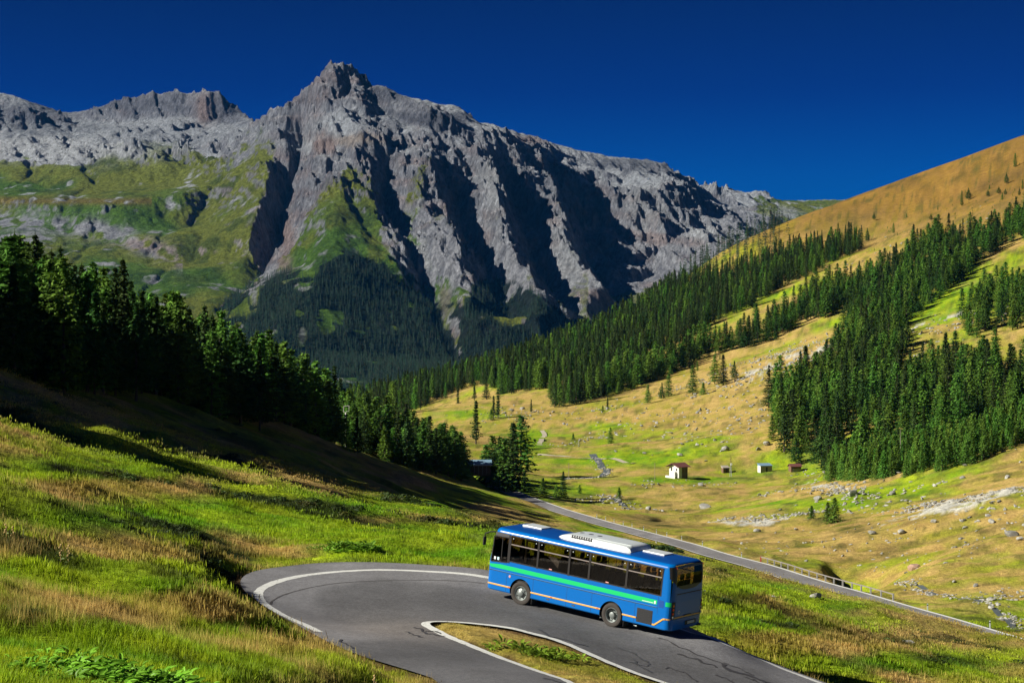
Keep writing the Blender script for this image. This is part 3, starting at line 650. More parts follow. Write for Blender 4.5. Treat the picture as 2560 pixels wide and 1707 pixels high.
def flow_area(Z):
    ny, nx = Z.shape; idx = np.arange(ny*nx).reshape(ny, nx); best = np.zeros_like(Z); rec = idx.copy()
    Zp = np.pad(Z, 1, constant_values=1e9); Ip = np.pad(idx, 1, constant_values=-1)
    for dj in (-1, 0, 1):
        for di in (-1, 0, 1):
            if di == 0 and dj == 0: continue
            s = (Z-Zp[1+dj:1+dj+ny, 1+di:1+di+nx])/math.hypot(di, dj); m = s > best
            best = np.where(m, s, best); rec = np.where(m, Ip[1+dj:1+dj+ny, 1+di:1+di+nx], rec)
    order = np.argsort(-Z.ravel(), kind='stable').tolist(); r = rec.ravel().tolist(); A = [1.0]*(nx*ny)
    for i in order:
        j = r[i]
        if j != i: A[j] += A[i]
    return np.array(A).reshape(ny, nx), best
def erode(Z, dx, n, k, dif, cap):
    for i in range(n):
        A, S = flow_area(Z+rng.normal(0, .4, Z.shape))
        inc = np.minimum(k*(A**.42)*(S/dx), cap)
        Z = Z-blur(inc, 1); Z = Z*(1-dif)+blur(Z, 1)*dif
    return Z
mx0, mx1, my0, my1 = -2700, 1900, 4200, 10200
ca = 14.0
xs = np.arange(mx0, mx1, ca); ys = np.arange(my0, my1, ca)
Zb = tri_raster(MPA, xs, ys)
Zb = np.where(np.isnan(Zb), -100, Zb)
Z = blur(Zb, 2)
XX, YY = np.meshgrid(xs, ys)
slope = np.hypot(*np.gradient(Z, ca))
rockf = sstep(-60, 330, Z+120*fbm(XX/300, YY/300, 300, 3))
Z0 = Z.copy()
dS = dist_poly(XX.ravel(), YY.ravel(), [p[:2] for p in sk1], False).reshape(XX.shape); dS = np.minimum(dS, dist_poly(XX.ravel(), YY.ravel(), [p[:2] for p in sk2], False).reshape(XX.shape)); CREST = np.exp(-(dS/110)**2)
AQ = pix(XX, YY, Z); alpc = in_poly((AQ[0]/OV).ravel(), (AQ[1]/OV).ravel(), [(-300,372),(0,375),(170,380),(230,365),(330,380),(430,372),(520,380),(597,300),(625,392),(600,470),(575,560),(600,640),(520,705),(520,1000),(-300,1000)]).reshape(XX.shape).astype(float)
cone = in_poly((AQ[0]/OV).ravel(), (AQ[1]/OV).ravel(), [(630,610),(700,500),(745,440),(850,470),(890,570),(950,670),(1040,720),(1040,900),(500,900),(515,710)]).reshape(XX.shape)
alpc = blur(np.maximum(alpc, .85*cone), 8); ROUGH = 1-.62*alpc
Z = Z + ROUGH*(1-.62*CREST)*(fbm(XX/220, YY/220, 301, 5)*42 + (ridged((XX+.4*YY)/95, (YY-.2*XX)/300, 302, 4)-.55)*84*(.35+.65*rockf))*sstep(.12, .5, slope)
Z = erode(Z, ca, 9, ROUGH, .03, 6.0)
Z = np.maximum(Z, Z0-110); Z = Z + (Z0-Z)*CREST*.9
# finer grid
uf = np.r_[np.linspace(-.46, -.284, 60, endpoint=False), np.arange(-.284, .205, .00070), np.linspace(.205, .40, 50)[1:]]
yf = np.r_[np.linspace(4200, 4420, 12, endpoint=False), np.arange(4420, 7150, 5.0), np.arange(7150, 8500, 7.5), np.arange(8500, 10150, 30)]
XF = uf[None, :]*yf[:, None]; YF = np.repeat(yf[:, None], len(uf), 1)
def upsample(Z):
    fx = np.clip((XF-xs[0])/ca, 0, len(xs)-1.001); fy = np.clip((YF-ys[0])/ca, 0, len(ys)-1.001); i = fx.astype(int); j = fy.astype(int); tx = fx-i; ty = fy-j
    return (Z[j, i]*(1-tx)+Z[j, i+1]*tx)*(1-ty)+(Z[j+1, i]*(1-tx)+Z[j+1, i+1]*tx)*ty
Zf = upsample(Z); Sb = upsample(np.hypot(*np.gradient(Z, ca))); CR = upsample(CREST)
# keep the crest line where the photo has it: measure and correct what erosion took from the summits
rock_hi = sstep(.55, .95, Sb)*sstep(-40, 200, Zf)
# flutes running down the fall line
RGF = upsample(ROUGH)*(1-.1*CR)
Zf = Zf + RGF*(ridged((XF+.35*YF)/42, YF/130, 310, 4)-.5)*46*(.25+.75*rock_hi) + RGF*(ridged((XF+.3*YF)/19, YF/46, 311, 4)-.5)*30*(.2+.8*rock_hi)
Zf = Zf + RGF*rock_hi*(ridged(XF/9, YF/17, 313, 2)-.5)*13
# bedding: ledges tilted gently to the right
bed = Zf + .12*XF + 22*fbm(XF/240, YF/240, 312, 4)
def ledge(v, lam): t = v/lam-np.floor(v/lam); return np.where(t < .72, t/.72, (1-t)/.28)-.5
brk = sstep(-.35, .25, fbm(XF/90, YF/120, 314, 3))
Zf = Zf + RGF*rock_hi*sstep(150, 380, Zf)*brk*(15.0*ledge(bed, 54)+8.0*ledge(bed+7, 21))

# material regions and some painted shade (albedo) read off the photo, in overview pixels
PXF, PYF = pix(XF, YF, Zf); QX = (PXF/OV).ravel(); QY = (PYF/OV).ravel()
x, y, zf = XF.ravel(), YF.ravel(), Zf.ravel()
gxx = np.gradient(Zf, axis=1)/np.gradient(XF, axis=1); gyy = np.gradient(Zf, axis=0)/np.gradient(YF, axis=0); sl_ = np.hypot(gxx, gyy).ravel(); sl_s = Sb.ravel(); Zq = Zf
nA = fbm(x/420, y/420, 320, 4); nB = fbm(x/90, y/130, 321, 4); nC = fbm(x/28, y/40, 322, 3)
wx = QX+26*nB+14*nC; wy = QY+20*fbm(x/110, y/110, 323, 4)+8*nC
ROCK = np.array([.325, .345, .395]); ROCK_D_SHADE = np.array([.125, .138, .175]); PINK = np.array([.32, .255, .25]); SCREE = np.array([.39, .43, .49]); PALE = np.array([.47, .505, .55])
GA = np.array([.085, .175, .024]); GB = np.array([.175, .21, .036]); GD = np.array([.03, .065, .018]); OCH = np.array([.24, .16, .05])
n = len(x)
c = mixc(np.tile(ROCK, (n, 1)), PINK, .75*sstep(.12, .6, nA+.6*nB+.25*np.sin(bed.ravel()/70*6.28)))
c = mixc(c, ROCK_D_SHADE, sstep(.05, .45, nC+.5*fbm(x/12, y/16, 325, 2))*.6)
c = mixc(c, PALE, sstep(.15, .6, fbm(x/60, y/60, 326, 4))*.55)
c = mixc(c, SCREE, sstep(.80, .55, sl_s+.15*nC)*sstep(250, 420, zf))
cl_ = sstep(.95, 1.5, sl_)*sstep(200, 380, zf); c = mixc(c, ROCK_D_SHADE*1.1, cl_*.55); c = mixc(c, PALE, sstep(.75, .45, sl_)*sstep(300, 450, zf)*.5)
alp = in_poly(wx, wy, [(-300,372),(0,372),(170,378),(215,352),(330,318),(420,325),(440,350),(520,372),(560,340),(597,300),(640,335),(625,392),(600,470),(575,560),(600,640),(520,705),(520,1000),(-300,1000)])
mid = in_poly(wx, wy, [(660,640),(635,612),(690,530),(715,480),(745,430),(800,385),(850,400),(870,480),(890,560),(960,650),(1010,640),(935,560),(915,480),(925,420),(990,360),(960,460),(930,520),(1000,620),(1060,660),(1110,690),(1210,690),(1200,900),(560,1000),(500,720)])
far_ = in_poly(wx, wy, [(1725,458),(2600,440),(2600,700),(1900,620),(1810,545),(1740,490)])
low = in_poly(wx, wy, [(1180,655),(1330,700),(1420,690),(1600,640),(1820,560),(2000,600),(2600,640),(2600,1100),(1000,1100)])
gmask = np.maximum.reduce([alp.astype(float), mid*1., far_*1., low*.8])
steep = sstep(.82, 1.15, sl_+.25*nC-.60*mid-.3*alp)
band = np.exp(-((QY-(520+.09*(QX-150)+ .28*np.maximum(QX-230, 0)))/22)**2)*(QX < 420)*sstep(-.3, .2, nC)   # the cliff band in the alp
gmask = gmask*(1-steep*.9)*(1-np.clip(band*1.3, 0, 1))*sstep(-.62, -.25, nB+.6*nC+.35*fbm(x/200, y/200, 330, 3)+.12)
gcol = mixc(np.tile(GA, (n, 1)), GB, sstep(-.3, .5, nA+.5*nB+(330-zf*-1)*0+sstep(250, 480, zf)*.35))
gcol = mixc(gcol, GD, sstep(.1, .5, fbm(x/70, y/100, 331, 4))*.6)
gcol = mixc(gcol, OCH, np.exp(-((QY-462)/9)**2)*(QX < 350)*.7)
c = mixc(c, gcol, np.clip(gmask, 0, 1))
# high grass ledges on the central rocks
led = sstep(.05, .3, nB+.3*nC)*sstep(.85, .6, sl_)*sstep(520, 330, zf)*(QX > 700)*(QX < 1350)
c = mixc(c, GB, led*.6)
# pale karst shelf, aprons of scree, dark cliffs and painted shade
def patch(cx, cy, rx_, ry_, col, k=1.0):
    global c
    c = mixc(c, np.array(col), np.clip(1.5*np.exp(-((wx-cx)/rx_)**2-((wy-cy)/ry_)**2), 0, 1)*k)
patch(90, 340, 200, 24, PALE, .95); patch(250, 345, 90, 14, PALE*.9, .7); patch(400, 305, 170, 22, SCREE*.85, .9); patch(130, 300, 150, 12, SCREE*.7, .9)
patch(340, 243, 150, 22, ROCK_D_SHADE, .8); patch(60, 262, 120, 30, ROCK_D_SHADE, .8); patch(1000, 272, 110, 17, ROCK_D_SHADE*.9, .95); patch(880, 215, 50, 20, ROCK_D_SHADE*.9, .9); patch(530, 262, 45, 20, ROCK_D_SHADE, .8); patch(1440, 378, 110, 12, ROCK_D_SHADE, .7)  # darker cliff rock; summit's right face and far-left massif carry painted shade
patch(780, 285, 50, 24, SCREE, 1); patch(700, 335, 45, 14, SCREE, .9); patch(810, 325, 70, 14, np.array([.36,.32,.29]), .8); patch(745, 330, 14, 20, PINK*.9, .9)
patch(1490, 412, 75, 12, SCREE, .9); patch(1610, 530, 45, 16, PALE, .9); patch(1640, 428, 40, 10, PALE, .8); patch(1990, 460, 30, 7, PALE, 1); patch(1800, 493, 45, 7, PALE*.8, .8)
patch(1130, 410, 30, 90, PALE*.8, .6); patch(965, 590, 9, 45, PALE*.9, .9); patch(1300, 590, 45, 70, PALE*.75, .6); patch(1480, 470, 50, 40, PALE*.75, .5)
patch(650, 560, 14, 80, PINK*.9, .8); patch(1210, 320, 40, 14, PINK*.85, .8); patch(470, 245, 24, 34, PINK*.8, .8)
patch(590, 690, 9, 20, PALE*.7, .8); patch(1015, 700, 12, 35, np.array([.2,.2,.14]), .9); patch(1035, 740, 6, 25, PALE*.6, .9); patch(600, 780, 26, 14, PALE*.6, .8); patch(705, 780, 12, 20, PALE*.5, .8); patch(1300, 715, 26, 9, PALE, .9)
c = c*(1+.22*fbm(x/9, y/14, 340, 2))[:, None]
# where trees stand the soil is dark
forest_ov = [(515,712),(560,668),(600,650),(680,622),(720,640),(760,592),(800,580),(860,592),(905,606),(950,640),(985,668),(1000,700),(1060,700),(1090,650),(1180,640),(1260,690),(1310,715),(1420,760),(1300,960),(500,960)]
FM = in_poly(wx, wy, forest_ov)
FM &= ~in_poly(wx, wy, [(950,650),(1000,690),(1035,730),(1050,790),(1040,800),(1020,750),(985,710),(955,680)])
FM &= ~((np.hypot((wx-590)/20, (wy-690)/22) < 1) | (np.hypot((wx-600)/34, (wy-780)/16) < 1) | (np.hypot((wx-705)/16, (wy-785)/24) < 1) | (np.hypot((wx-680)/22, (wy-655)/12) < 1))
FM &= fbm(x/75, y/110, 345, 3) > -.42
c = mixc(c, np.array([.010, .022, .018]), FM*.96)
idx = np.arange(n).reshape(len(yf), len(uf))
q = np.stack([idx[:-1, :-1], idx[:-1, 1:], idx[1:, 1:], idx[1:, :-1]], -1).reshape(-1, 4)
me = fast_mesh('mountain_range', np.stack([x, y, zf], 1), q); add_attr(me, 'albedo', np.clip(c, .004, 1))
m, nt, b = new_mat('mountain_rock'); N = nt.nodes; L = nt.links
at = N.new('ShaderNodeAttribute'); at.attribute_name = 'albedo'; tc = N.new('ShaderNodeTexCoord')
mp_ = N.new('ShaderNodeMapping'); mp_.inputs['Scale'].default_value = (.06, .06, .025); L.new(tc.outputs['Object'], mp_.inputs['Vector'])
nz = N.new('ShaderNodeTexNoise'); nz.inputs['Scale'].default_value = 1.4; nz.inputs['Detail'].default_value = 8; nz.inputs['Roughness'].default_value = .78
L.new(mp_.outputs[0], nz.inputs['Vector'])
mr = N.new('ShaderNodeMapRange'); mr.inputs[1].default_value = .3; mr.inputs[2].default_value = .7; mr.inputs[3].default_value = .35; mr.inputs[4].default_value = 1.65; L.new(nz.outputs['Fac'], mr.inputs[0])
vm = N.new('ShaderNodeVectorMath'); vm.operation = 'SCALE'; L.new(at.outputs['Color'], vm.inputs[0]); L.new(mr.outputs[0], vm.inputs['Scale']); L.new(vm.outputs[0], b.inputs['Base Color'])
b.inputs['Roughness'].default_value = .95; b.inputs['Specular IOR Level'].default_value = .05
bp = N.new('ShaderNodeBump'); bp.inputs['Strength'].default_value = 1.0; bp.inputs['Distance'].default_value = 26; vo = N.new('ShaderNodeTexVoronoi'); vo.inputs['Scale'].default_value = .75; vo2 = N.new('ShaderNodeTexVoronoi'); vo2.inputs['Scale'].default_value = 2.4
dv = N.new('ShaderNodeVectorMath'); dv.operation = 'SCALE'; dv.inputs['Scale'].default_value = 1.6; L.new(nz.outputs['Color'], dv.inputs[0]); av = N.new('ShaderNodeVectorMath'); av.operation = 'ADD'; L.new(dv.outputs[0], av.inputs[0]); L.new(mp_.outputs[0], av.inputs[1])
L.new(av.outputs[0], vo.inputs['Vector']); L.new(av.outputs[0], vo2.inputs['Vector'])
h1 = N.new('ShaderNodeMath'); h1.operation = 'MULTIPLY_ADD'; h1.inputs[1].default_value = .9; L.new(vo.outputs['Distance'], h1.inputs[0]); L.new(nz.outputs['Fac'], h1.inputs[2])
h2 = N.new('ShaderNodeMath'); h2.operation = 'MULTIPLY_ADD'; h2.inputs[1].default_value = .45; L.new(vo2.outputs['Distance'], h2.inputs[0]); L.new(h1.outputs[0], h2.inputs[2]); L.new(h2.outputs[0], bp.inputs['Height']); L.new(bp.outputs[0], b.inputs['Normal'])
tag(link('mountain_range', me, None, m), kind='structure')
MT_X, MT_Y, MT_Z, MT_F = x, y, zf, FM
# ------------------------------------------------------------ valley air
hz = MB().box(-9500, 9500, -60, 10900, -1200, 2500).build('haze', None); hz.data.materials.clear()
hm = bpy.data.materials.new('air'); hm.use_nodes = True; hn = hm.node_tree; hn.nodes.remove(hn.nodes['Principled BSDF'])
pv = hn.nodes.new('ShaderNodeVolumePrincipled'); pv.inputs['Color'].default_value = (.04, .36, 1.0, 1); pv.inputs['Density'].default_value = HAZE; pv.inputs['Anisotropy'].default_value = 0.0
hn.links.new(pv.outputs[0], hn.nodes['Material Output'].inputs['Volume']); hz.data.materials.append(hm); tag(hz, 'thin blue mountain air over the valley', kind='stuff')

# ------------------------------------------------------------ trees
def needle_mat(name, col, var=.35):
    m, nt, b = new_mat(name); N = nt.nodes; L = nt.links
    oi = N.new('ShaderNodeObjectInfo'); tc = N.new('ShaderNodeTexCoord')
    n = N.new('ShaderNodeTexNoise'); n.inputs['Scale'].default_value = .9; n.inputs['Detail'].default_value = 4; L.new(tc.outputs['Object'], n.inputs['Vector'])
    hs = N.new('ShaderNodeHueSaturation'); hs.inputs['Color'].default_value = (*col, 1)
    a = N.new('ShaderNodeMapRange'); a.inputs[3].default_value = 1-var; a.inputs[4].default_value = 1+var; L.new(oi.outputs['Random'], a.inputs[0])
    h = N.new('ShaderNodeMapRange'); h.inputs[3].default_value = .475; h.inputs[4].default_value = .52
    mu = N.new('ShaderNodeMath'); mu.operation = 'MULTIPLY'; mu.inputs[1].default_value = 7.31; fr = N.new('ShaderNodeMath'); fr.operation = 'FRACT'
    L.new(oi.outputs['Random'], mu.inputs[0]); L.new(mu.outputs[0], fr.inputs[0]); L.new(fr.outputs[0], h.inputs[0])
    v = N.new('ShaderNodeMapRange'); v.inputs[1].default_value = .3; v.inputs[2].default_value = .7; v.inputs[3].default_value = .55; v.inputs[4].default_value = 1.5; L.new(n.outputs['Fac'], v.inputs[0])
    mm = N.new('ShaderNodeMath'); mm.operation = 'MULTIPLY'; L.new(a.outputs[0], mm.inputs[0]); L.new(v.outputs[0], mm.inputs[1])
    L.new(mm.outputs[0], hs.inputs['Value']); L.new(h.outputs[0], hs.inputs['Hue'])
    L.new(hs.outputs[0], b.inputs['Base Color']); b.inputs['Roughness'].default_value = .8; b.inputs['Specular IOR Level'].default_value = .15
    tr = N.new('ShaderNodeBsdfTranslucent'); L.new(hs.outputs[0], tr.inputs['Color']); mx = N.new('ShaderNodeMixShader'); mx.inputs[0].default_value = .22
    L.new(b.outputs[0], mx.inputs[1]); L.new(tr.outputs[0], mx.inputs[2]); L.new(mx.outputs[0], N['Material Output'].inputs['Surface'])
    return m
M_SPRUCE = needle_mat('spruce_needles', (.045, .085, .020)); M_LARCH = needle_mat('larch_needles', (.095, .20, .026)); M_PINE = needle_mat('pine_needles', (.045, .105, .020)); M_BLUE = needle_mat('valley_needles', (.036, .095, .055), .5)
M_RED = needle_mat('dead_needles', (.11, .045, .015), .1)
M_BARK = simple('bark', (.085, .065, .05), .9, noise=.4, nscale=6)
M_DEAD = simple('dead_wood', (.26, .23, .20), .9, noise=.3, nscale=4)
def crown_mesh(name, H, Rb, seed, style, dens=1.0, mat=None, base=.12):
    """needle clumps along whorled branches; style: spruce narrow cone, larch broad uneven crown"""
    r = np.random.default_rng(seed); V = []; F = []
    nw = int(26*dens); lean = r.uniform(0, 6.28)
    gaps = [(r.uniform(0, 6.28), r.uniform(.2, .9)) for _ in range(5 if style != 'spruce' else 2)]
    for i in range(nw):
        t = (i+r.uniform(-.3, .3))/nw; t = min(max(t, 0), .995); z = H*(base+(1-base)*t)
        if style == 'spruce': rad = Rb*((1-t)**.85)*r.uniform(.82, 1.12)+.12
        elif style == 'larch': rad = Rb*min(1.0, .62+1.6*t)*((1-t)**.62)*r.uniform(.70, 1.2)+.18
        elif style == 'pine': rad = Rb*math.sin(min(1, .25+t*.95)*math.pi)**.55*r.uniform(.65, 1.2)*(1.05-.35*t)+.2
        else: rad = Rb*((1-t)**.7)*r.uniform(.35, 1.2)+.15
        nb = max(4, int((8 if t < .7 else 6)*dens))
        for k in range(nb):
            a = 6.283*(k+r.uniform(-.35, .35))/nb+i*1.3
            rr = rad*r.uniform(.78, 1.15)
            for ga, gt in gaps:
                if abs((a-ga+3.14) % 6.28-3.14) < .5 and abs(t-gt) < .10: rr *= .55
            droop = (-.28 if style == 'spruce' else -.05)*rr*(1-t*.7) + (0.30*rr*t)
            ca, sa = math.cos(a), math.sin(a); ns = max(3, int(rr/.42)+1)
            for s in range(ns):
                f = (s+.55)/ns; 
                if f < .28 and ns > 3: continue
                cx, cy, cz = ca*rr*f, sa*rr*f, z+droop*f+r.normal(0, .06)
                w = (.55 if style == 'spruce' else .62)*(1.15-.5*f)*r.uniform(.85, 1.5)*(H/20)**.5
                for q in range(2):
                    th = a+r.normal(0, .7); ti = r.normal(-.25, .55)
                    d = np.array([math.cos(th)*math.cos(ti), math.sin(th)*math.cos(ti), math.sin(ti)]); e = np.array([-math.sin(th), math.cos(th), r.normal(0, .45)])
                    c0 = np.array([cx, cy, cz])+r.normal(0, .10, 3); nV = len(V)
                    V += [c0-d*w*.55+e*w*.12, c0-e*w*.42-d*.1*w, c0+d*w*.85, c0+e*w*.42-d*.1*w]; F += [(nV, nV+1, nV+2), (nV, nV+2, nV+3)]
    for k in range(8):
        a = 6.283*k/8; nV = len(V); s = .16
        V += [np.array([math.cos(a)*s, math.sin(a)*s, H*.93]), np.array([math.cos(a+.9)*s, math.sin(a+.9)*s, H*.93]), np.array([0, 0, H*1.03])]; F += [(nV, nV+1, nV+2)]
    me = fast_mesh(name, np.array(V), np.array(F)); me.materials.append(mat); return me
def trunk_mesh(name, H, r0, mat, seed, limbs=True):
    m = MB(); r = random.Random(seed); b = [(r.uniform(-.02, .02)*H*t, r.uniform(-.02, .02)*H*t, H*t-.5*(t == 0)) for t in (0, .15, .4, .7, .97)]
    m.tube(b, [r0*1.35, r0, r0*.75, r0*.42, .03], 7)
    if limbs:
        for i in range(9):
            t = .12+.09*i; a = i*2.4; l = H*.10*(1-t)
            m.tube([(0, 0, H*t), (math.cos(a)*l, math.sin(a)*l, H*t-.05*l)], [.06, .02], 4)
    me = bpy.data.meshes.new(name); me.from_pydata([tuple(p) for p in m.v], [], m.f); me.materials.append(mat); return me
KINDS = {}
def mk(kind, lab, variants, H, Rb, style, mat, dens=1.0, base=.12):
    KINDS[kind] = [(crown_mesh(f'{lab}_crown', H, Rb*(1+.12*math.sin(i*2.1)), 1000+len(KINDS)*50+i, style, dens, mat, base), trunk_mesh(f'{lab}_trunk', H, H*.012, M_BARK, i), H) for i in range(variants)]
mk('spruce', 'spruce', 4, 22, 3.1, 'spruce', M_SPRUCE, base=.08)
mk('larch', 'larch', 5, 20, 4.0, 'larch', M_LARCH, base=.07)
mk('pine', 'stone_pine', 3, 17, 4.0, 'pine', M_PINE, base=.14)
mk('young', 'young_larch', 2, 8, 1.9, 'spruce', M_LARCH, .95, .03)
mk('thin', 'thin_spruce', 2, 18, 1.7, 'thin', M_SPRUCE, .9, .12)
mk('far', 'far_spruce', 3, 21, 3.0, 'spruce', M_BLUE, .55, .04)
NAMES = {'spruce': 'spruce_tree', 'larch': 'larch_tree', 'pine': 'stone_pine_tree', 'young': 'young_larch_tree', 'thin': 'thin_spruce_tree', 'far': 'spruce_tree'}
def place_tree(kind, x, y, z, s, label, group, var=None, sx=1.0, crown_mat=None):
    v = KINDS[kind][rng.integers(len(KINDS[kind])) if var is None else var]
    e = empty(NAMES[kind], (x, y, z-.15), rng.uniform(0, 6.28)); e.scale = (s*sx, s*sx, s)
    tag(e, label, 'tree', group)
    c = link('crown', v[0], e); link('trunk', v[1], e)
    if crown_mat: c.material_slots[0].link = 'OBJECT'; c.material_slots[0].material = crown_mat
    return e
def gz(x, y): return float(ground(np.array([x]), np.array([y]), np.array([1.0]))[0])
def drop_g(px, py, Ya=100, Yb=3200):
    return GT.drop(px, py, Ya, Yb)
cand = []   # (kind, x, y, z, s, zone)
def scatter(poly_px, spacing, Yr, ur, kinds, zone, size=(.75, 1.12), keep=1.0, clear=(), seed=1, world_poly=None):
    """trees over the land, kept where their foot falls inside the wood's outline"""
    r = np.random.default_rng(seed); n = 0
    xs_, ys_ = [], []
    Y = Yr[0]
    while Y < Yr[1]:
        x0, x1 = ur[0]*Y, ur[1]*Y; k = max(1, int((x1-x0)/spacing))
        xs_.append(x0+(np.arange(k)+r.random(k))*spacing); ys_.append(Y+r.random(k)*spacing); Y += spacing
    x = np.concatenate(xs_); y = np.concatenate(ys_); z = GT.z(x, y)+bumps(x, y, np.maximum(1.0, y*.003))
    px, py = pix(x, y, z)
    if world_poly is not None: k = in_poly(x, y, world_poly)
    else:
        jx = 18*fbm(x/25, y/25, 500+seed, 3); jy = 12*fbm(x/25, y/25, 501+seed, 3)
        k = in_poly(px+jx, py+jy, poly_px)
        for c_ in clear: k &= ~in_poly(px+jx, py+jy, c_)
    if keep < 1: k &= r.random(len(x)) < keep
    for i in np.where(k)[0]:
        kd = kinds[0][r.choice(len(kinds[0]), p=kinds[1])]
        cand.append((kd, x[i], y[i], z[i], r.uniform(*size), zone))
def z3p(L): return [(1200+a/1.7294, 350+b/1.7294) for a, b in L]
# upper band of dark spruces along the valley side
band1 = z3p([(-560,1120),(-400,1080),(-200,1035),(0,985),(200,900),(400,830),(600,760),(800,670),(1000,600),(1200,545),(1330,500),(1500,470),(1640,450),(1650,480),(1560,505),(1400,590),(1250,665),(1130,735),(1000,800),(830,890),(700,960),(650,1040),(500,1130),(330,1175),(318,1110),(440,1050),(300,1070),(100,1095),(0,1045),(-150,1110),(-300,1170),(-420,1190),(-520,1200)])
scatter(band1, 7.5, (1000, 2500), (-.12, .2), (['spruce', 'larch', 'thin'], [.7, .25, .05]), 'band1', (.62, 1.15), seed=11, keep=.95)
band2 = z3p([(480,1130),(540,1060),(720,985),(830,960),(950,900),(1060,890),(1200,830),(1330,760),(1380,700),(1500,650),(1640,610),(1790,560),(1850,480),(1960,430),(2060,420),(2200,370),(2352,310),(2500,250),(2500,380),(2352,470),(2290,440),(2200,500),(2080,600),(1970,700),(1900,740),(1800,860),(1860,930),(1800,1000),(2400,1000),(2700,1000),(2700,1180),(2352,1290),(2250,1300),(2050,1370),(1900,1400),(1700,1420),(1460,1440),(1400,1400),(1290,1370),(1270,1190),(1230,1150),(1300,1080),(1450,1020),(1500,960),(1580,850),(1600,740),(1560,765),(1380,800),(1250,880),(1050,925),(830,1010),(620,1090)])
gaps_ = [z3p([(1950,730),(2100,640),(2290,470),(2370,430),(2370,520),(2260,590),(2200,700),(2120,800),(2010,800)]), z3p([(1800,1060),(1900,1000),(2050,930),(2150,870),(2200,900),(2000,1000),(1850,1060)]), z3p([(2240,860),(2360,840),(2360,900),(2240,910)])]
scatter(band2, 7.9, (800, 2400), (0.0, .33), (['larch', 'pine', 'spruce', 'young'], [.50, .18, .18, .14]), 'wood', (.5, 1.15), clear=gaps_, seed=12, keep=.92)
scatter(z3p([(2080,760),(2180,640),(2352,640),(2500,640),(2500,860),(2352,830),(2240,820),(2130,880)]), 9, (1000, 1700), (.15, .33), (['larch', 'pine'], [.7, .3]), 'wood', (.7, 1.0), seed=13, keep=.7)
# young trees along the lower margin of the wood
scatter(z3p([(1500,1400),(1650,1380),(1900,1350),(2100,1310),(2352,1220),(2500,1150),(2500,1240),(2352,1310),(2100,1410),(1900,1450),(1650,1475),(1500,1475)]), 3.6, (560, 900), (.1, .33), (['young'], [1.]), 'margin', (.6, 1.45), seed=14, keep=.95)
# sparse trees on the meadows and the high slope
scatter(z3p([(1240,530),(1400,470),(1700,380),(2000,260),(2352,100),(2352,230),(1950,370),(1700,450),(1500,520),(1300,570)]), 30, (1500, 2600), (.05, .3), (['pine', 'young', 'larch'], [.4, .4, .2]), 'high', (.35, .8), seed=15, keep=.35)
scatter(z3p([(1240,530),(1400,470),(1700,380),(2000,260),(2352,60),(2500,0),(2500,250),(1950,390),(1700,470),(1500,540),(1300,590)]), 17, (1500, 2600), (.05, .3), (['young'], [1.]), 'high', (.10, .32), seed=25, keep=.45)
scatter(z3p([(700,1000),(1000,860),(1300,700),(1560,560),(1600,700),(1300,860),(1050,960),(800,1040)]), 22, (900, 2100), (.05, .2), (['larch', 'young'], [.4, .6]), 'strip', (.35, .75), seed=16, keep=.30)
# the shaded wood on the left
left_wood = [(-66,262),(-60,320),(-54,385),(-49,430),(-46,490),(-50,570),(-90,560),(-160,520),(-330,420),(-330,170),(-205,130),(-130,118),(-93,140),(-78,190),(-70,230)]
scatter(None, 5.3, (110, 800), (-2.0, -.05), (['larch', 'pine', 'spruce'], [.32, .58, .10]), 'left', (.85, 1.05), seed=17, world_poly=left_wood)
mid_wood = [(-56,650),(-50,606),(-34,640),(-23,665),(-19,690),(-18,740),(-20,800),(-60,860),(-110,820),(-80,700)]
scatter(None, 7.0, (560, 900), (-.3, .05), (['larch', 'pine', 'spruce'], [.7, .15, .15]), 'middle', (.55, .95), seed=18, world_poly=mid_wood)
# valley beyond the meadow crest
scatter(None, 15, (1900, 4300), (-.17, .14), (['far'], [1.]), 'valley', (.8, 1.2), seed=19, world_poly=[(-700,1950),(-250,1950),(-160,2100),(250,1950),(560,2700),(600,4300),(-900,4300)])
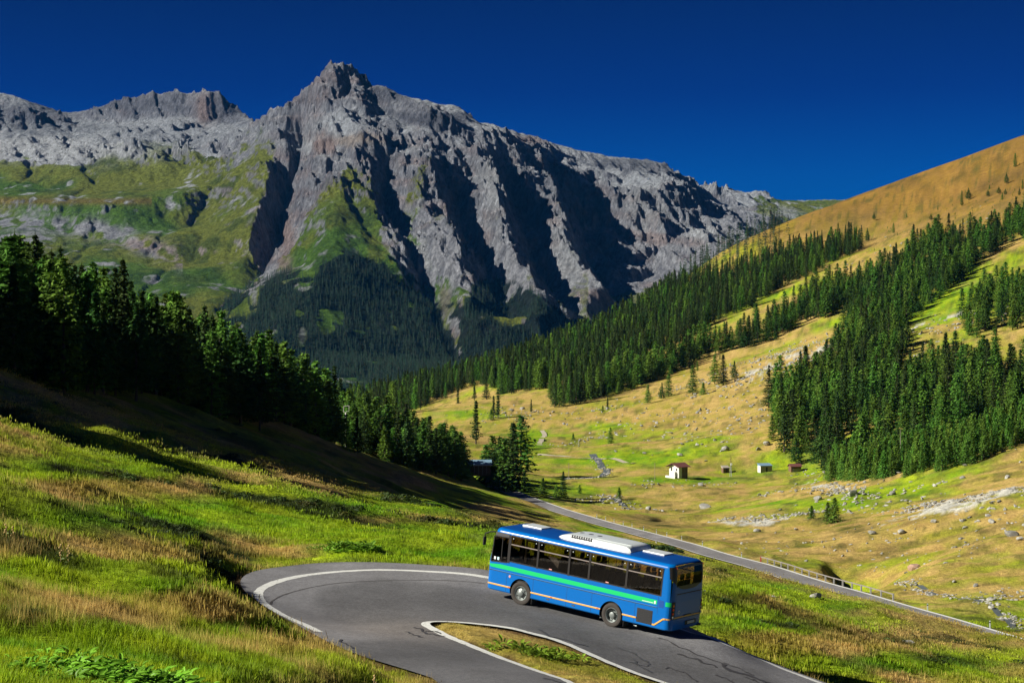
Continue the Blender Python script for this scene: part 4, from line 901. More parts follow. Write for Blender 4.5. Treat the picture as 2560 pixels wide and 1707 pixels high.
# single trees one can point at: foot pixel, kind, height in photo pixels, label
single = [(865,1138,'larch',102,'conifer hiding the foot of the ski-lift pylon'),(893,1140,'pine',96,'second conifer right of the ski-lift pylon'),(1283,1226,'spruce',176,'tall dark spruce standing at the right end of the trees by the road'),(1262,1224,'larch',140,'bushy green conifer left of the tallest tree by the road'),(1302,1190,'larch',150,'conifer behind the tallest tree where the woods meet the stream'),
 (1249,1200,'pine',130,'dark round-topped conifer in the clump before the long shed'),(1215,1192,'larch',110,'conifer in shadow right of the long shed'),(1190,1130,'thin',110,'slender spired spruce rising above the long shed roof'),(1231,1190,'larch',128,'conifer tucked between the spired spruce and the tall clump'),
 (1311,1225,'young',46,'small bright young larch at the right foot of the tall clump'),(1357,1234,'young',40,'small cone-shaped spruce beside the brook'),(1408,1240,'spruce',68,'lone dark spruce near the brook with a smaller bush at its side'),(1391,1240,'young',32,'low round green conifer at the foot of the lone brook spruce'),
 (1449,1233,'young',24,'tiny spruce on the meadow right of the brook spruce'),(1548,1246,'young',30,'small green conifer by white boulders above the bus'),(1526,1120,'larch',44,'single larch with long shadow on the sloping meadow'),(1433,1111,'young',16,'tiny conifer beside the gully left of the single meadow larch'),
 (1245,1050,'thin',74,'taller of two leaning thin spruces on the far meadow'),(1234,1050,'thin',56,'shorter bare thin spruce beside its taller twin'),(1228,1054,'young',26,'small conifer at the foot of the two thin spruces'),(1328,1028,'thin',34,'lone spindly spruce on the green meadow'),
 (1186,990,'thin',50,'spruce standing before the dark band on the far meadow edge'),(1145,1003,'thin',52,'thin spruce at the left edge of the far meadow'),(1216,992,'spruce',58,'dense dark spruce ahead of the far wood'),
 (1519,1030,'thin',36,'small open spruce on the dry slope below the young larches'),(1507,1038,'young',14,'tiny bush conifer on the dry slope'),(1620,1024,'larch',48,'larch standing alone on the dry slope'),(1655,1012,'pine',44,'left of two larches on the dry slope'),(1672,1000,'larch',60,'right and taller of two larches on the dry slope'),
 (1732,1000,'larch',74,'tall larch with a low green skirt on the dry slope'),(1758,1003,'young',30,'green bushy conifer right of the tall slope larch'),(1787,965,'larch',70,'narrow larch uphill of the tall slope larch'),(1808,972,'spruce',78,'dark straight spruce in the slope group'),(1836,955,'pine',48,'leaning pine at the right of the slope group'),
 (1930,1120,'larch',64,'larch leaning out from the left edge of the big wood'),(2074,1172,'spruce',120,'big dark spruce beside the brown shed at the wood edge'),(2245,1130,'thin',60,'pale dead-topped spruce in the wood margin'),
 (2086,1312,'young',64,'taller of three conifers among boulders by the scree'),(2070,1310,'young',50,'middle of three conifers among boulders by the scree'),(2029,1302,'young',38,'leftmost of three conifers among boulders by the scree'),
 (2170,915,'pine',100,'large pine at the clearing edge in the middle of the wood'),(2008,672,'young',26,'small conifer on the high brown slope near the crest'),(2497,486,'pine',20,'tiny pine on the high brown slope at right'),(2470,494,'pine',18,'tiny pine left of another on the high brown slope'),(2185,555,'pine',20,'small pine on the high slope above the woods'),(2050,613,'pine',22,'small round pine on the high slope right of the ridge trees'),(1950,640,'pine',22,'small pine at the upper rim of the spruce band')]
for px, py, kd, h, lab in single:
    p = drop_g(px, py); H = KINDS[kd][0][2]; s = h/FPX*p[1]/H
    place_tree(kd, p[0], p[1], gz(p[0], p[1]), s, lab, None, sx=(1.7 if h > 105 and kd != 'thin' and px > 1200 and px < 1320 else 1.7 if kd == 'spruce' else 1.7 if kd == 'young' else 1.3))
p = drop_g(2245, 1165); m = MB(); m.tube([(0, 0, -.3), (.1, 0, 6), (.0, .1, 13)], [.22, .15, .04], 7)
for i in range(14): a = i*2.4; m.tube([(0, 0, 2+i*.75), (math.cos(a)*(1.3-i*.06), math.sin(a)*(1.3-i*.06), 2.2+i*.75)], [.04, .012], 4)
e = empty('dead_tree', (p[0], p[1]-4, gz(p[0], p[1]-4))); tag(e, 'bare pale dead trunk standing before the wood margin', 'tree'); m.build('trunk', M_DEAD, e)
# ---- the largest few hundred become trees of their own, the rest one mass per kind
ca_ = np.array([(KINDS[c_[0]][0][2]*c_[4]/c_[2]) for c_ in cand]); pxx = np.array([pix(c_[1], c_[2], c_[3])[0] for c_ in cand])
ok = (pxx > -10) & (pxx < 2570); score = np.where(ok, ca_, 0)
quota = {'left': 125, 'middle': 40, 'wood': 60, 'margin': 10, 'band1': 20, 'strip': 5}
LAB = {'left': ('conifer in the dark left wood', 'conifers of the shaded left wood'), 'middle': ('conifer at the foot of the left hill', 'conifers at the foot of the left hill'),
       'wood': ('conifer in the wood above the huts', 'conifers of the big right wood'), 'margin': ('young conifer along the lower margin of the right wood', 'young conifers along the wood margin'),
       'band1': ('dark spruce in the band along the valley side', 'spruces of the long dark band'), 'strip': ('small larch scattered on the dry strip between the woods', 'larches on the dry strip')}
single_out = set(); WID = {'wood': 1.28, 'middle': 1.4, 'left': 1.12}
for zn, qn in quota.items():
    ii = [i for i in np.argsort(-score) if cand[i][5] == zn and score[i] > 0][:qn]
    for i in ii:
        kd, x_, y_, z_, s_, _ = cand[i]; single_out.add(i); wid = WID.get(zn, 1.0)
        kk = {'larch': 'larch', 'pine': 'stone pine', 'spruce': 'spruce', 'young': 'young larch', 'thin': 'thin spruce', 'far': 'spruce'}[kd]
        lab, grp = LAB[zn]; pxi = pix(x_, y_, z_)[0]; hs = KINDS[kd][0][2]*s_
        if zn == 'left': lab += ', ' + ('near the left frame edge' if pxi < 250 else 'where the tree line starts to drop' if pxi < 480 else 'halfway down the falling tree line' if pxi < 680 else 'at the lower end of the tree line')
        if zn == 'middle': lab += ', ' + ('beside the ski-lift pylon' if pxi < 960 else 'in the middle of the clump' if pxi < 1080 else 'just left of the long shed')
        if zn == 'wood': lab = ('tall ' if hs > 20 else 'shorter ') + lab + ', ' + ('at its left edge' if pxi < 2060 else 'in its middle' if pxi < 2330 else 'towards the right frame edge')
        place_tree(kd, x_, y_, z_, s_, lab.replace('conifer', kk) if zn != 'band1' else lab.replace('spruce', kk), grp, sx=wid)
def gn_scatter(name, pts, scl, rot, inst_me, mat=None, tint=None, label=None, kindcat=None):
    """one object: a cloud of points, each carrying one copy of a mesh"""
    me = bpy.data.meshes.new(name); me.from_pydata([tuple(map(float, p)) for p in pts], [], [])
    a = me.attributes.new('scl', 'FLOAT_VECTOR', 'POINT'); a.data.foreach_set('vector', np.asarray(scl, np.float32).ravel())
    a = me.attributes.new('rot', 'FLOAT_VECTOR', 'POINT'); a.data.foreach_set('vector', np.asarray(rot, np.float32).ravel())
    if tint is not None:
        a = me.attributes.new('tint', 'FLOAT_VECTOR', 'POINT'); a.data.foreach_set('vector', np.asarray(tint, np.float32).ravel())
    src = bpy.data.objects.new(name+'_source', inst_me)      # mesh carrier, not part of the scene
    ng = bpy.data.node_groups.new(name, 'GeometryNodeTree')
    ng.interface.new_socket('Geometry', in_out='INPUT', socket_type='NodeSocketGeometry'); ng.interface.new_socket('Geometry', in_out='OUTPUT', socket_type='NodeSocketGeometry')
    N = ng.nodes; L = ng.links; gi = N.new('NodeGroupInput'); go = N.new('NodeGroupOutput')
    ip = N.new('GeometryNodeInstanceOnPoints'); oi = N.new('GeometryNodeObjectInfo'); oi.inputs['Object'].default_value = src
    s = N.new('GeometryNodeInputNamedAttribute'); s.data_type = 'FLOAT_VECTOR'; s.inputs[0].default_value = 'scl'
    r = N.new('GeometryNodeInputNamedAttribute'); r.data_type = 'FLOAT_VECTOR'; r.inputs[0].default_value = 'rot'
    L.new(gi.outputs[0], ip.inputs['Points']); L.new(oi.outputs['Geometry'], ip.inputs['Instance']); L.new(s.outputs[0], ip.inputs['Scale']); L.new(r.outputs[0], ip.inputs['Rotation'])
    L.new(ip.outputs[0], go.inputs[0])
    o = link(name, me); md = o.modifiers.new('scatter', 'NODES'); md.node_group = ng
    tag(o, label, None, None, 'stuff'); return o
rest = [i for i in range(len(cand)) if i not in single_out]
def join_tree(v):
    a, b_ = v[0], v[1]
    n0 = len(a.vertices); va = np.empty(n0*3, np.float32); a.vertices.foreach_get('co', va); vb = np.empty(len(b_.vertices)*3, np.float32); b_.vertices.foreach_get('co', vb)
    fa = [tuple(p.vertices) for p in a.polygons]; fb = [tuple(i+n0 for i in p.vertices) for p in b_.polygons]
    me = bpy.data.meshes.new('tree'); me.from_pydata(np.r_[va, vb].reshape(-1, 3).tolist(), [], fa+fb); me.materials.append(a.materials[0]); me.materials.append(b_.materials[0])
    mi = np.zeros(len(fa)+len(fb), np.int32); mi[len(fa):] = 1; me.polygons.foreach_set('material_index', mi); me.polygons.foreach_set('use_smooth', np.ones(len(mi), bool)); return me
ZL = {'left': 'rest of the dark wood on the left hillside', 'middle': 'rest of the wood at the foot of the left hill', 'wood': 'rest of the big conifer wood on the right slope', 'margin': 'rest of the young trees along the wood margin', 'band1': 'rest of the dark spruce band along the valley side', 'strip': 'rest of the small trees on the dry strip', 'high': 'scattered small pines on the high brown slope', 'valley': 'spruce forest on the valley floor beyond the meadow'}
for kd in KINDS:
    for vi in range(len(KINDS[kd])):
        for zn in ZL:
            ii = [i for i in rest if cand[i][0] == kd and cand[i][5] == zn and i % len(KINDS[kd]) == vi]
            if not ii: continue
            n = len(ii); sc = np.array([[cand[i][4]*rng.uniform(.85, 1.2)*WID.get(zn, 1.0)]*2+[cand[i][4]] for i in ii])
            if not hasattr(place_tree, 'joined'): place_tree.joined = {}
            jm = place_tree.joined.setdefault((kd, vi), join_tree(KINDS[kd][vi]) if (kd, vi) not in place_tree.joined else place_tree.joined.get((kd, vi)))
            gn_scatter('conifer_wood', [(cand[i][1], cand[i][2], cand[i][3]-.15) for i in ii], sc, np.c_[np.zeros((n, 2)), rng.uniform(0, 6.28, n)], jm, label=ZL[zn])
# the forest at the foot of the mountain
w_ = np.where(MT_F & (MT_Y < 6900))[0]; r_ = np.random.default_rng(5)
area = 5.0*.0007*MT_Y[w_]; k_ = w_[r_.random(len(w_)) < area/58*(.5+.65*vnoise(MT_X[w_]/60, MT_Y[w_]/60, 77))]
slp = sl_[k_]; k_ = k_[slp < 1.15]
print('mountain trees', len(k_), 'wood trees', len(cand), {z_: sum(1 for c_ in cand if c_[5] == z_) for z_ in ZL})
for v in range(3):
    kk = k_[v::3]; n = len(kk); s = r_.uniform(.6, 1.2, n); pts = np.c_[MT_X[kk]+r_.uniform(-3, 3, n), MT_Y[kk]+r_.uniform(-3, 3, n), MT_Z[kk]-1]
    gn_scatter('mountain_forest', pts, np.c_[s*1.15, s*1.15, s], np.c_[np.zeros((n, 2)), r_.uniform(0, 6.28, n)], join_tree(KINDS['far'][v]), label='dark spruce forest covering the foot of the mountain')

# ------------------------------------------------------------ the bus (local axes: x forward from the tail, y to its left, z up)
BL, HW = 9.02, 1.225
M_BLUE_P = simple('blue_paint', (.0, .118, .43), .28, spec=.32, coat=.12)
M_ROOF = simple('roof_blue_paint', (.003, .060, .27), .38, spec=.4, coat=.3)
M_GRN = simple('green_film', (.0, .48, .14), .4)
M_YEL = simple('amber_strip', (.66, .36, .07), .45)
M_BLK = simple('black_rubber', (.012, .012, .013), .6)
M_FRAME = simple('window_frame_black', (.02, .018, .018), .4)
M_GREY = simple('dark_grey_trim', (.06, .06, .065), .5)
M_ALU = simple('slider_bar', (.22, .19, .18), .4)
M_WHITE = simple('white_gelcoat', (.58, .64, .65), .35, coat=.3)
M_TYRE = simple('tyre_rubber', (.038, .033, .030), .85, noise=.3, nscale=30)
M_STEEL = simple('wheel_steel', (.22, .25, .25), .45, metal=.5)
M_DARKST = simple('hub_dark', (.05, .05, .05), .5, metal=.5)
M_SEAT = simple('seat_cloth', (.012, .016, .035), .9)
M_FLOOR = simple('bus_floor', (.018, .018, .02), .9)
M_CREAM = simple('cream_lining', (.42, .40, .34), .8)
M_RED = simple('red_lens', (.45, .012, .008), .3)
M_ORG = simple('orange_lens', (.75, .16, .01), .3)
M_PLATE = simple('plate_white', (.5, .52, .5), .5)
M_CURT = simple('grey_blue_curtain', (.16, .25, .32), .9)
M_CASE = simple('rear_engine_grey', (.018, .018, .02), .6)
m, nt, b = new_mat('tinted_glass'); M_GLASS = m
for n_ in list(nt.nodes):
    if n_.type == 'BSDF_PRINCIPLED': nt.nodes.remove(n_)
tr = nt.nodes.new('ShaderNodeBsdfTransparent'); tr.inputs[0].default_value = (.80, .72, .62, 1)
gl = nt.nodes.new('ShaderNodeBsdfGlossy'); gl.inputs['Roughness'].default_value = .02; gl.inputs[0].default_value = (.45, .45, .45, 1)
fr = nt.nodes.new('ShaderNodeFresnel'); fr.inputs[0].default_value = 1.45
mx = nt.nodes.new('ShaderNodeMixShader'); nt.links.new(fr.outputs[0], mx.inputs[0]); nt.links.new(tr.outputs[0], mx.inputs[1]); nt.links.new(gl.outputs[0], mx.inputs[2])
nt.links.new(mx.outputs[0], nt.nodes['Material Output'].inputs['Surface'])
m2 = m.copy(); m2.name = 'rear_glass'; M_RGLASS = m2
for n_ in m2.node_tree.nodes:
    if n_.type == 'BSDF_TRANSPARENT': n_.inputs[0].default_value = (.42, .38, .25, 1)
bus = empty('bus'); bus.matrix_world = Matrix.Translation(BUS_O) @ BUS_M.to_4x4()
tag(bus, 'blue single-deck bus with a green stripe and white roof unit climbing out of the hairpin', 'bus')

def plan_loop(z, inset, hw, x0, x1, rr, rf, n=10):
    """rounded rectangle in plan at height z"""
    hw -= inset; x0 += inset*.5; x1 -= inset*.6; pts = []
    for cx, cy, r, a0 in ((x0+rr, hw-rr, rr, 90), (x0+rr, -hw+rr, rr, 180), (x1-rf, -hw+rf, rf, 270), (x1-rf, hw-rf, rf, 0)):
        for k in range(n+1):
            a = R(a0+90*k/n); pts.append((cx+r*math.cos(a), cy+r*math.sin(a), z))
    return pts
prof = []   # z, inset, x tail, x nose
for z in (.36, .40, .9, 1.5): prof.append((z, .03 if z == .36 else 0, 0.0, BL-.0))
prof += [(2.0, 0, .02, BL-.07), (2.5, .005, .05, BL-.16), (2.76, .02, .08, BL-.22)]
for k in range(1, 8):
    a = R(90*k/7); prof.append((2.76+.20*math.sin(a), .02+.26*(1-math.cos(a)), .08+.05*(1-math.cos(a)), BL-.22-.06*(1-math.cos(a))))
prof.append((3.005, .62, .3, BL-.5)); prof.append((3.03, 1.0, .6, BL-.9))
bm = bmesh.new(); loops = []
for z, ins, xa, xb in prof: loops.append([bm.verts.new(p) for p in plan_loop(z, ins, HW, xa, xb, max(.06, .28-ins*.25), max(.06, .34-ins*.3))])
for a, b_ in zip(loops[:-1], loops[1:]):
    n = len(a)
    for i in range(n): bm.faces.new((a[i], b_[i], b_[(i+1) % n], a[(i+1) % n]))
bm.faces.new(loops[0]); bm.faces.new(loops[-1][::-1])
bmesh.ops.recalc_face_normals(bm, faces=bm.faces)
me = bpy.data.meshes.new('body'); bm.to_mesh(me); bm.free()
body = link('body', me, bus, M_BLUE_P); me.materials.append(M_CASE); me.materials.append(M_ROOF)
def cutter(mb): 
    o = mb.build('cut', M_CASE); return o
WIN = [(.55, 2.12), (2.20, 3.90), (3.98, 4.88), (4.96, 6.43), (6.51, 7.86)]      # side windows x ranges
cu = []
c1 = MB().poly([(.10,-HW+.055,.55),(.10,HW-.055,.55),(.10,HW-.055,2.70),(.10,.95,2.90),(.10,-.95,2.90),(.10,-HW+.055,2.70)], (BL-.30, 0, 0)); cu.append(cutter(c1))                                   # the inside
c2 = MB().box(.55, 7.90, -1.6, 1.6, 1.69, 2.73); cu.append(cutter(c2))
c3 = MB().add([(7.96,-1.6,1.60),(8.80,-1.6,1.53),(8.72,-1.6,2.60),(7.96,-1.6,2.62),(7.96,1.6,1.60),(8.80,1.6,1.53),(8.72,1.6,2.60),(7.96,1.6,2.62)], [(0,1,2,3),(7,6,5,4),(0,4,5,1),(1,5,6,2),(2,6,7,3),(3,7,4,0)]); cu.append(cutter(c3))
c4 = MB().box(8.6, 9.4, -1.02, 1.02, 1.35, 2.62); cu.append(cutter(c4))                                           # windscreen
c5 = MB().box(-.3, .3, -.93, .93, 2.08, 2.78); cu.append(cutter(c5))                                              # rear window
for wx_, rr_, zc in ((7.19, .535, .53), (2.73, .555, .47)):
    for sgn in (1, -1): cu.append(cutter(MB().lathe([(0, -.0), (rr_, 0), (rr_, .50), (0, .50)], 'y', 40, (wx_, .86 if sgn > 0 else -1.36, zc))))
for o in cu:
    bmx = bmesh.new(); bmx.from_mesh(o.data); bmesh.ops.remove_doubles(bmx, verts=bmx.verts, dist=1e-5); bmesh.ops.recalc_face_normals(bmx, faces=bmx.faces); bmx.to_mesh(o.data); bmx.free()
    md = body.modifiers.new('b', 'BOOLEAN'); md.object = o; md.operation = 'DIFFERENCE'; md.solver = 'EXACT'
body.matrix_parent_inverse = Matrix.Identity(4)
sv = bus.matrix_world.copy(); bus.matrix_world = Matrix.Identity(4); bpy.context.view_layer.update()
dg = bpy.context.evaluated_depsgraph_get(); me2 = bpy.data.meshes.new_from_object(body.evaluated_get(dg)); body.modifiers.clear(); body.data = me2; me2.name = 'body'
bus.matrix_world = sv
for o in cu: bpy.data.objects.remove(o)
for p in me2.polygons:
    c_ = p.center; inside = abs(c_.y) < HW-.02 and .05 <= c_.x <= BL-.1 and .5 < c_.z < 2.94 and p.normal.dot(c_-Vector((c_.x if 1 < c_.x < 8 else 4.5, 0, 1.8))) < 0
    arch = any(math.hypot(c_.x-a, c_.z-b2) < rr2+.02 and abs(c_.y) < 1.22 and abs(p.normal.y) < .95 or (math.hypot(c_.x-a, c_.z-b2) < rr2 and abs(c_.y) < 1.2) for a, rr2, b2 in ((7.19, .535, .53), (2.73, .555, .47)))
    p.material_index = 1 if (inside or arch) else 2 if c_.z > 2.93 else 0
    p.use_smooth = True
me2.set_sharp_from_angle(angle=R(28))

# glass, frames, pillars on both flanks
def flank(s):
    y = s*HW
    def bx(m, x0, x1, d0, d1, z0, z1): m.box(x0, x1, min(s*(HW+d0), s*(HW+d1)), max(s*(HW+d0), s*(HW+d1)), z0, z1)
    fr_ = MB()   # frame around the window band
    bx(fr_, .50, 7.90, -.03, .006, 1.655, 1.70); bx(fr_, .50, 7.90, -.03, .006, 2.72, 2.765); bx(fr_, .50, .555, -.03, .006, 1.70, 2.72)
    fr_.build('window_frame', M_FRAME, bus)
    for xa, xb in zip([w[1] for w in WIN], [w[0] for w in WIN[1:]]+[7.98]):
        p_ = MB(); bx(p_, xa-.005, xb+.005, -.03, .009, 1.64 if xb < 7.9 else 1.60, 2.72); p_.build('window_pillar', M_FRAME, bus)
    for i, (xa, xb) in enumerate(WIN):
        m_ = MB(); bx(m_, xa, xb, -.022, -.014, 1.70, 2.72); w_ = m_.build('window', M_GLASS, bus)
        m_ = MB(); bx(m_, xa+.01, xb-.01, -.014, .001, 2.365, 2.405); m_.build('slider_bar', M_ALU, w_)
        for hx in (xa+.10, xb-.10):
            m_ = MB(); bx(m_, hx-.02, hx+.02, -.012, .004, 2.62, 2.65); m_.build('catch', M_WHITE, w_)
        if i in (1, 3):
            m_ = MB(); xm = xa+.85; bx(m_, xm-.07, xm+.07, -.012, .003, 1.71, 1.745); m_.build('sticker', simple('pink_sticker', (.75, .35, .33), .5), w_)
    # driver's window (left) or door glass (right)
    m_ = MB(); ys = s*(HW-.02); m_.poly([(7.98, ys, 1.60), (8.79, ys, 1.54), (8.71, ys, 2.60), (7.98, ys, 2.62)], (0, -.006*s, 0)); w_ = m_.build('driver_window' if s > 0 else 'door_window', M_GLASS, bus)
    m_ = MB(); ys = s*(HW+.004)
    for a, b2 in (((7.98, 1.60), (8.80, 1.535)), ((8.80, 1.535), (8.72, 2.60)), ((8.72, 2.60), (7.98, 2.63))): m_.bar((a[0], ys-.01*s, a[1]), (b2[0], ys-.01*s, b2[1]), .03, .04)
    m_.build('window_seal', M_FRAME, w_)
    m_ = MB(); m_.bar((8.30, ys-.015*s, 1.60), (8.30, ys-.015*s, 2.61), .02, .03); m_.build('window_divider', M_FRAME, w_)
    if s > 0:
        for hx, cc in ((8.62, (.7, .75, .75)), (8.45, (.55, .8, .9))):
            m_ = MB(); bx(m_, hx-.045, hx+.045, -.016, -.008, 1.63, 1.75); m_.build('sticker', simple('pale_sticker', cc, .5), w_)
    m_ = MB(); bx(m_, 7.96, 8.66, -.02, .005, 2.63, 2.775); m_.build('destination_panel', M_GREY, bus)
    # painted bands, strips and panel gaps
    m_ = MB(); m_.poly([(.68, s*(HW+.003), 1.30), (8.80, s*(HW+.003), 1.30+.0), (8.86, s*(HW+.003), 1.42), (8.30, s*(HW+.003), 1.475), (.66, s*(HW+.003), 1.475)], (0, -.003*s, 0)); m_.build('green_stripe', M_GRN, bus)
    m_ = MB(); bx(m_, .66, 8.86, 0, .010, 1.195, 1.215); m_.build('rub_rail', simple('rail_blue', (.05, .20, .45), .25, coat=.6), bus)
    m_ = MB(); bx(m_, .66, 8.86, 0, .003, 1.17, 1.192); m_.build('panel_gap', M_BLK, bus)
    for gx in (7.93, 6.59, 4.91, 3.70, 1.65):
        m_ = MB(); bx(m_, gx-.007, gx+.007, 0, .0025, .42, 1.17); m_.build('panel_gap', simple('gap_shade', (.006, .045, .16), .5), bus)
    for gx in (.16, .62):
        m_ = MB(); bx(m_, gx-.007, gx+.007, -.01, .0025, .95 if gx > .5 else .5, 2.70 if gx < .5 else 1.62); m_.build('panel_gap', simple('gap_shade', (.006, .045, .16), .5), bus) if gx > .25 else None
    for xa, xb in ((7.70, 8.86), (3.25, 6.68), (1.56, 2.21)):
        m_ = MB(); bx(m_, xa, xb, 0, .022, .585, .645); st_ = m_.build('amber_strip', M_YEL, bus, bevel=.006)
        for lx in ((7.76,) if xa > 7 else (5.65, 3.38) if xa > 3 else ()):
            m_ = MB(); bx(m_, lx-.035, lx+.035, .02, .036, .59, .64); m_.build('side_marker', M_ORG, st_)
    m_ = MB()
    ys = s*(HW+.011); m_.bar((.80, ys, .50), (.70, ys, .50), .022, .06); m_.bar((.70, ys, .50), (.32, ys, .80), .022, .06); m_.bar((.32, ys, .80), (.24, ys, .80), .022, .06); m_.build('amber_strip', M_YEL, bus)
    g_ = MB(); bx(g_, .82, 1.54, 0, .006, .46, 1.02); gr = g_.build('engine_grille', M_CASE, bus)
    for k in range(15):
        zz = .485+k*.036; m_ = MB(); m_.bar((.85, s*(HW+.012), zz), (1.51, s*(HW+.012), zz), .014, .018, (0, s*.6, 1)); m_.build('slat', simple('grille_slat', (.035, .037, .042), .45) if k == 0 else bpy.data.materials['grille_slat'], gr)
    m_ = MB(); bx(m_, .36, .58, 0, .005, 1.22, 1.50); m_.build('fuel_flap', simple('flap_blue', (.004, .06, .28), .4) if s > 0 else bpy.data.materials['flap_blue'], bus)
    if s > 0:
        m_ = MB(); bx(m_, .72, .80, .004, .008, 1.315, 1.43); m_.build('emblem', M_WHITE, bus)
        m_ = MB(); bx(m_, .84, 1.35, .004, .008, 1.325, 1.352); m_.build('fleet_lettering', M_WHITE, bus)
    m_ = MB(); m_.lathe([(0, .012), (.05, .012), (.06, 0)], 'y', 16, (7.78, s*HW if s > 0 else -HW-.012, 1.06)); m_.build('side_lamp', simple('lamp_pink', (.55, .3, .32), .3), bus)
    for lx in (5.80, 4.55):
        m_ = MB(); bx(m_, lx-.07, lx+.07, 0, .008, .47, .52); m_.build('locker_latch', M_GREY, bus)
    # green patch and amber end wrapping the rear corner
    for rad_z0, rad_z1, mat_, nm in ((1.30, 1.475, M_GRN, 'green_stripe'), (.775, .835, M_YEL, 'amber_strip')):
        m_ = MB(); pts = []
        for k in range(6):
            a = R(90+10*k)
            pts.append((.28+.284*math.cos(a), s*((HW-.28)+.284*math.sin(a))))
        for (ax, ay), (bx_, by_) in zip(pts[:-1], pts[1:]): m_.add([(ax, ay, rad_z0), (bx_, by_, rad_z0), (bx_, by_, rad_z1), (ax, ay, rad_z1)], [(0, 1, 2, 3)])
        m_.build(nm, mat_, bus)
flank(1); flank(-1)
# tail: wrapped black window surround, glass, engine door, lamps, plate
def tail_outline(x, grow=0.0):
    L = []
    for a in range(0, 181, 12):
        t = R(a); L.append((x, (1.20+grow)*math.cos(t), 2.34-(.40+grow)*math.sin(t)**.8))
    return L
m_ = MB(); N_ = 26; top = []; bot = []
def tail_x(y):     # plan curve of the rear corner
    d = abs(y)-(HW-.28)
    return 0 if d <= 0 else .28-math.sqrt(max(0, .28**2-min(d, .28)**2))
def surround(m_, ya, yb, zf0, zf1, off, nn=36):
    vs = []; fs = []
    for i in range(nn+1):
        y = ya+(yb-ya)*i/nn; x = tail_x(y); z0 = zf0(y); z1 = zf1(y)
        for k in range(7):
            z = z0+(z1-z0)*k/6; lean = .05*max(0, (z-1.5)/1.0)+(.03*max(0, z-2.5)/.26)
            vs.append((x+lean-off, y, z))
    for i in range(nn):
        for k in range(6): a = i*7+k; fs.append((a, a+1, a+8, a+7))
    m_.add(vs, fs)
lowf = lambda y: 1.93+.46*(abs(y)/1.20)**3.2
upf = lambda y: 2.90-.06*(abs(y)/1.2)**2
def ring(m_, off):
    surround(m_, -1.205, -.93, lowf, upf, off, 10); surround(m_, .93, 1.205, lowf, upf, off, 10)
    surround(m_, -.93, .93, lambda y: 2.79, upf, off, 20); surround(m_, -.93, .93, lowf, lambda y: 2.09+.0*y, off, 20)
ring(m_, .012); m_.build('rear_window_surround', M_FRAME, bus, smooth=True)
m_ = MB(); surround(m_, -.93, .93, lambda y: 2.06, lambda y: 2.80, .004, 6); m_.build('rear_window', M_RGLASS, bus)
for y in (.98, -.98):
    m_ = MB(); m_.box(.035, .052, y-.03, y+.03, 2.80, 2.84); m_.build('marker_lamp', M_RED, bus)
m_ = MB(); surround(m_, -1.05, .92, lambda y: .93, lambda y: 1.74, .010, 16); m_.build('engine_door', M_BLUE_P, bus)
m_ = MB(); surround(m_, -1.06, .88, lambda y: 1.765, lambda y: 1.80, .012, 16); m_.build('door_recess', M_BLK, bus)
m_ = MB(); surround(m_, -1.08, .96, lambda y: .835, lambda y: .89, .020, 16); m_.build('amber_strip', M_YEL, bus)
for s in (1, -1):
    m_ = MB(); surround(m_, s*.97, s*1.12, lambda y: .82, lambda y: 1.50, .014, 5); cl = m_.build('tail_lamp_cluster', M_FRAME, bus)
    for zc, mt in ((1.34, M_ORG), (1.19, M_RED), (1.03, M_RED), (.89, M_PLATE)):
        m_ = MB(); xx = tail_x(1.045)-.02; m_.lathe([(0, -.014), (.045, -.012), (.055, 0)], 'x', 14, (xx, s*1.045, zc)); m_.build('tail_lamp', mt if zc != 1.34 else simple('amber_lens', (.4, .10, .01), .4), cl)
    m_ = MB(); yy = .63 if s > 0 else -1.0; m_.lathe([(.045, -.014), (.075, -.014), (.08, -.008)], 'x', 20, (0, yy, 1.06)); m_.build('round_emblem', M_PLATE, bus)
    for zc in (.62, .48):
        m_ = MB(); m_.lathe([(0, -.01), (.018, -.01), (.02, 0)], 'x', 10, (.02, s*.98, zc)); m_.build('bumper_bolt', M_BLK, bus)
m_ = MB(); surround(m_, -1.10, 1.10, lambda y: .795, lambda y: .812, .006, 20); m_.build('bumper_gap', M_BLK, bus)
m_ = MB(); m_.box(-.022, 0, -.70, .10, .50, .66); pb = m_.build('plate_bracket', M_BLK, bus)
m_ = MB(); m_.box(-.030, -.022, -.58, -.06, .53, .635); m_.build('licence_plate', M_PLATE, pb)
m_ = MB(); m_.box(-.035, .1, -1.12, -.86, .34, .43); m_.build('exhaust', M_BLK, bus, bevel=.02)
m_ = MB(); m_.box(-.04, -.02, -.25, .25, .90, .925); m_.build('door_handle', M_BLK, bus)
# windscreen and nose
m_ = MB(); m_.add([(8.95, 1.02, 1.36), (8.95, -1.02, 1.36), (8.80, -1.02, 2.61), (8.80, 1.02, 2.61)], [(0, 1, 2, 3)]); m_.build('windscreen', M_GLASS, bus)
for s in (1, -1):
    m_ = MB(); m_.lathe([(0, .02), (.09, .02), (.10, 0)], 'x', 18, (BL, s*.85, .72)); m_.build('headlight', M_WHITE, bus)
    m_ = MB(); m_.tube([(8.72, s*1.16, 2.76), (8.95, s*1.26, 2.72), (9.12, s*1.34, 2.62), (9.14, s*1.34, 2.5)], .028, 7); ar = m_.build('mirror', M_BLK, bus)
    m_ = MB(); m_.box(9.10, 9.17, s*1.34-.09, s*1.34+.09, 2.14, 2.50); m_.build('mirror_glass', M_BLK, ar, bevel=.03)
m_ = MB(); m_.box(BL-.002, BL+.006, -1.0, 1.0, 1.30, 1.34); m_.build('green_stripe', M_GRN, bus)
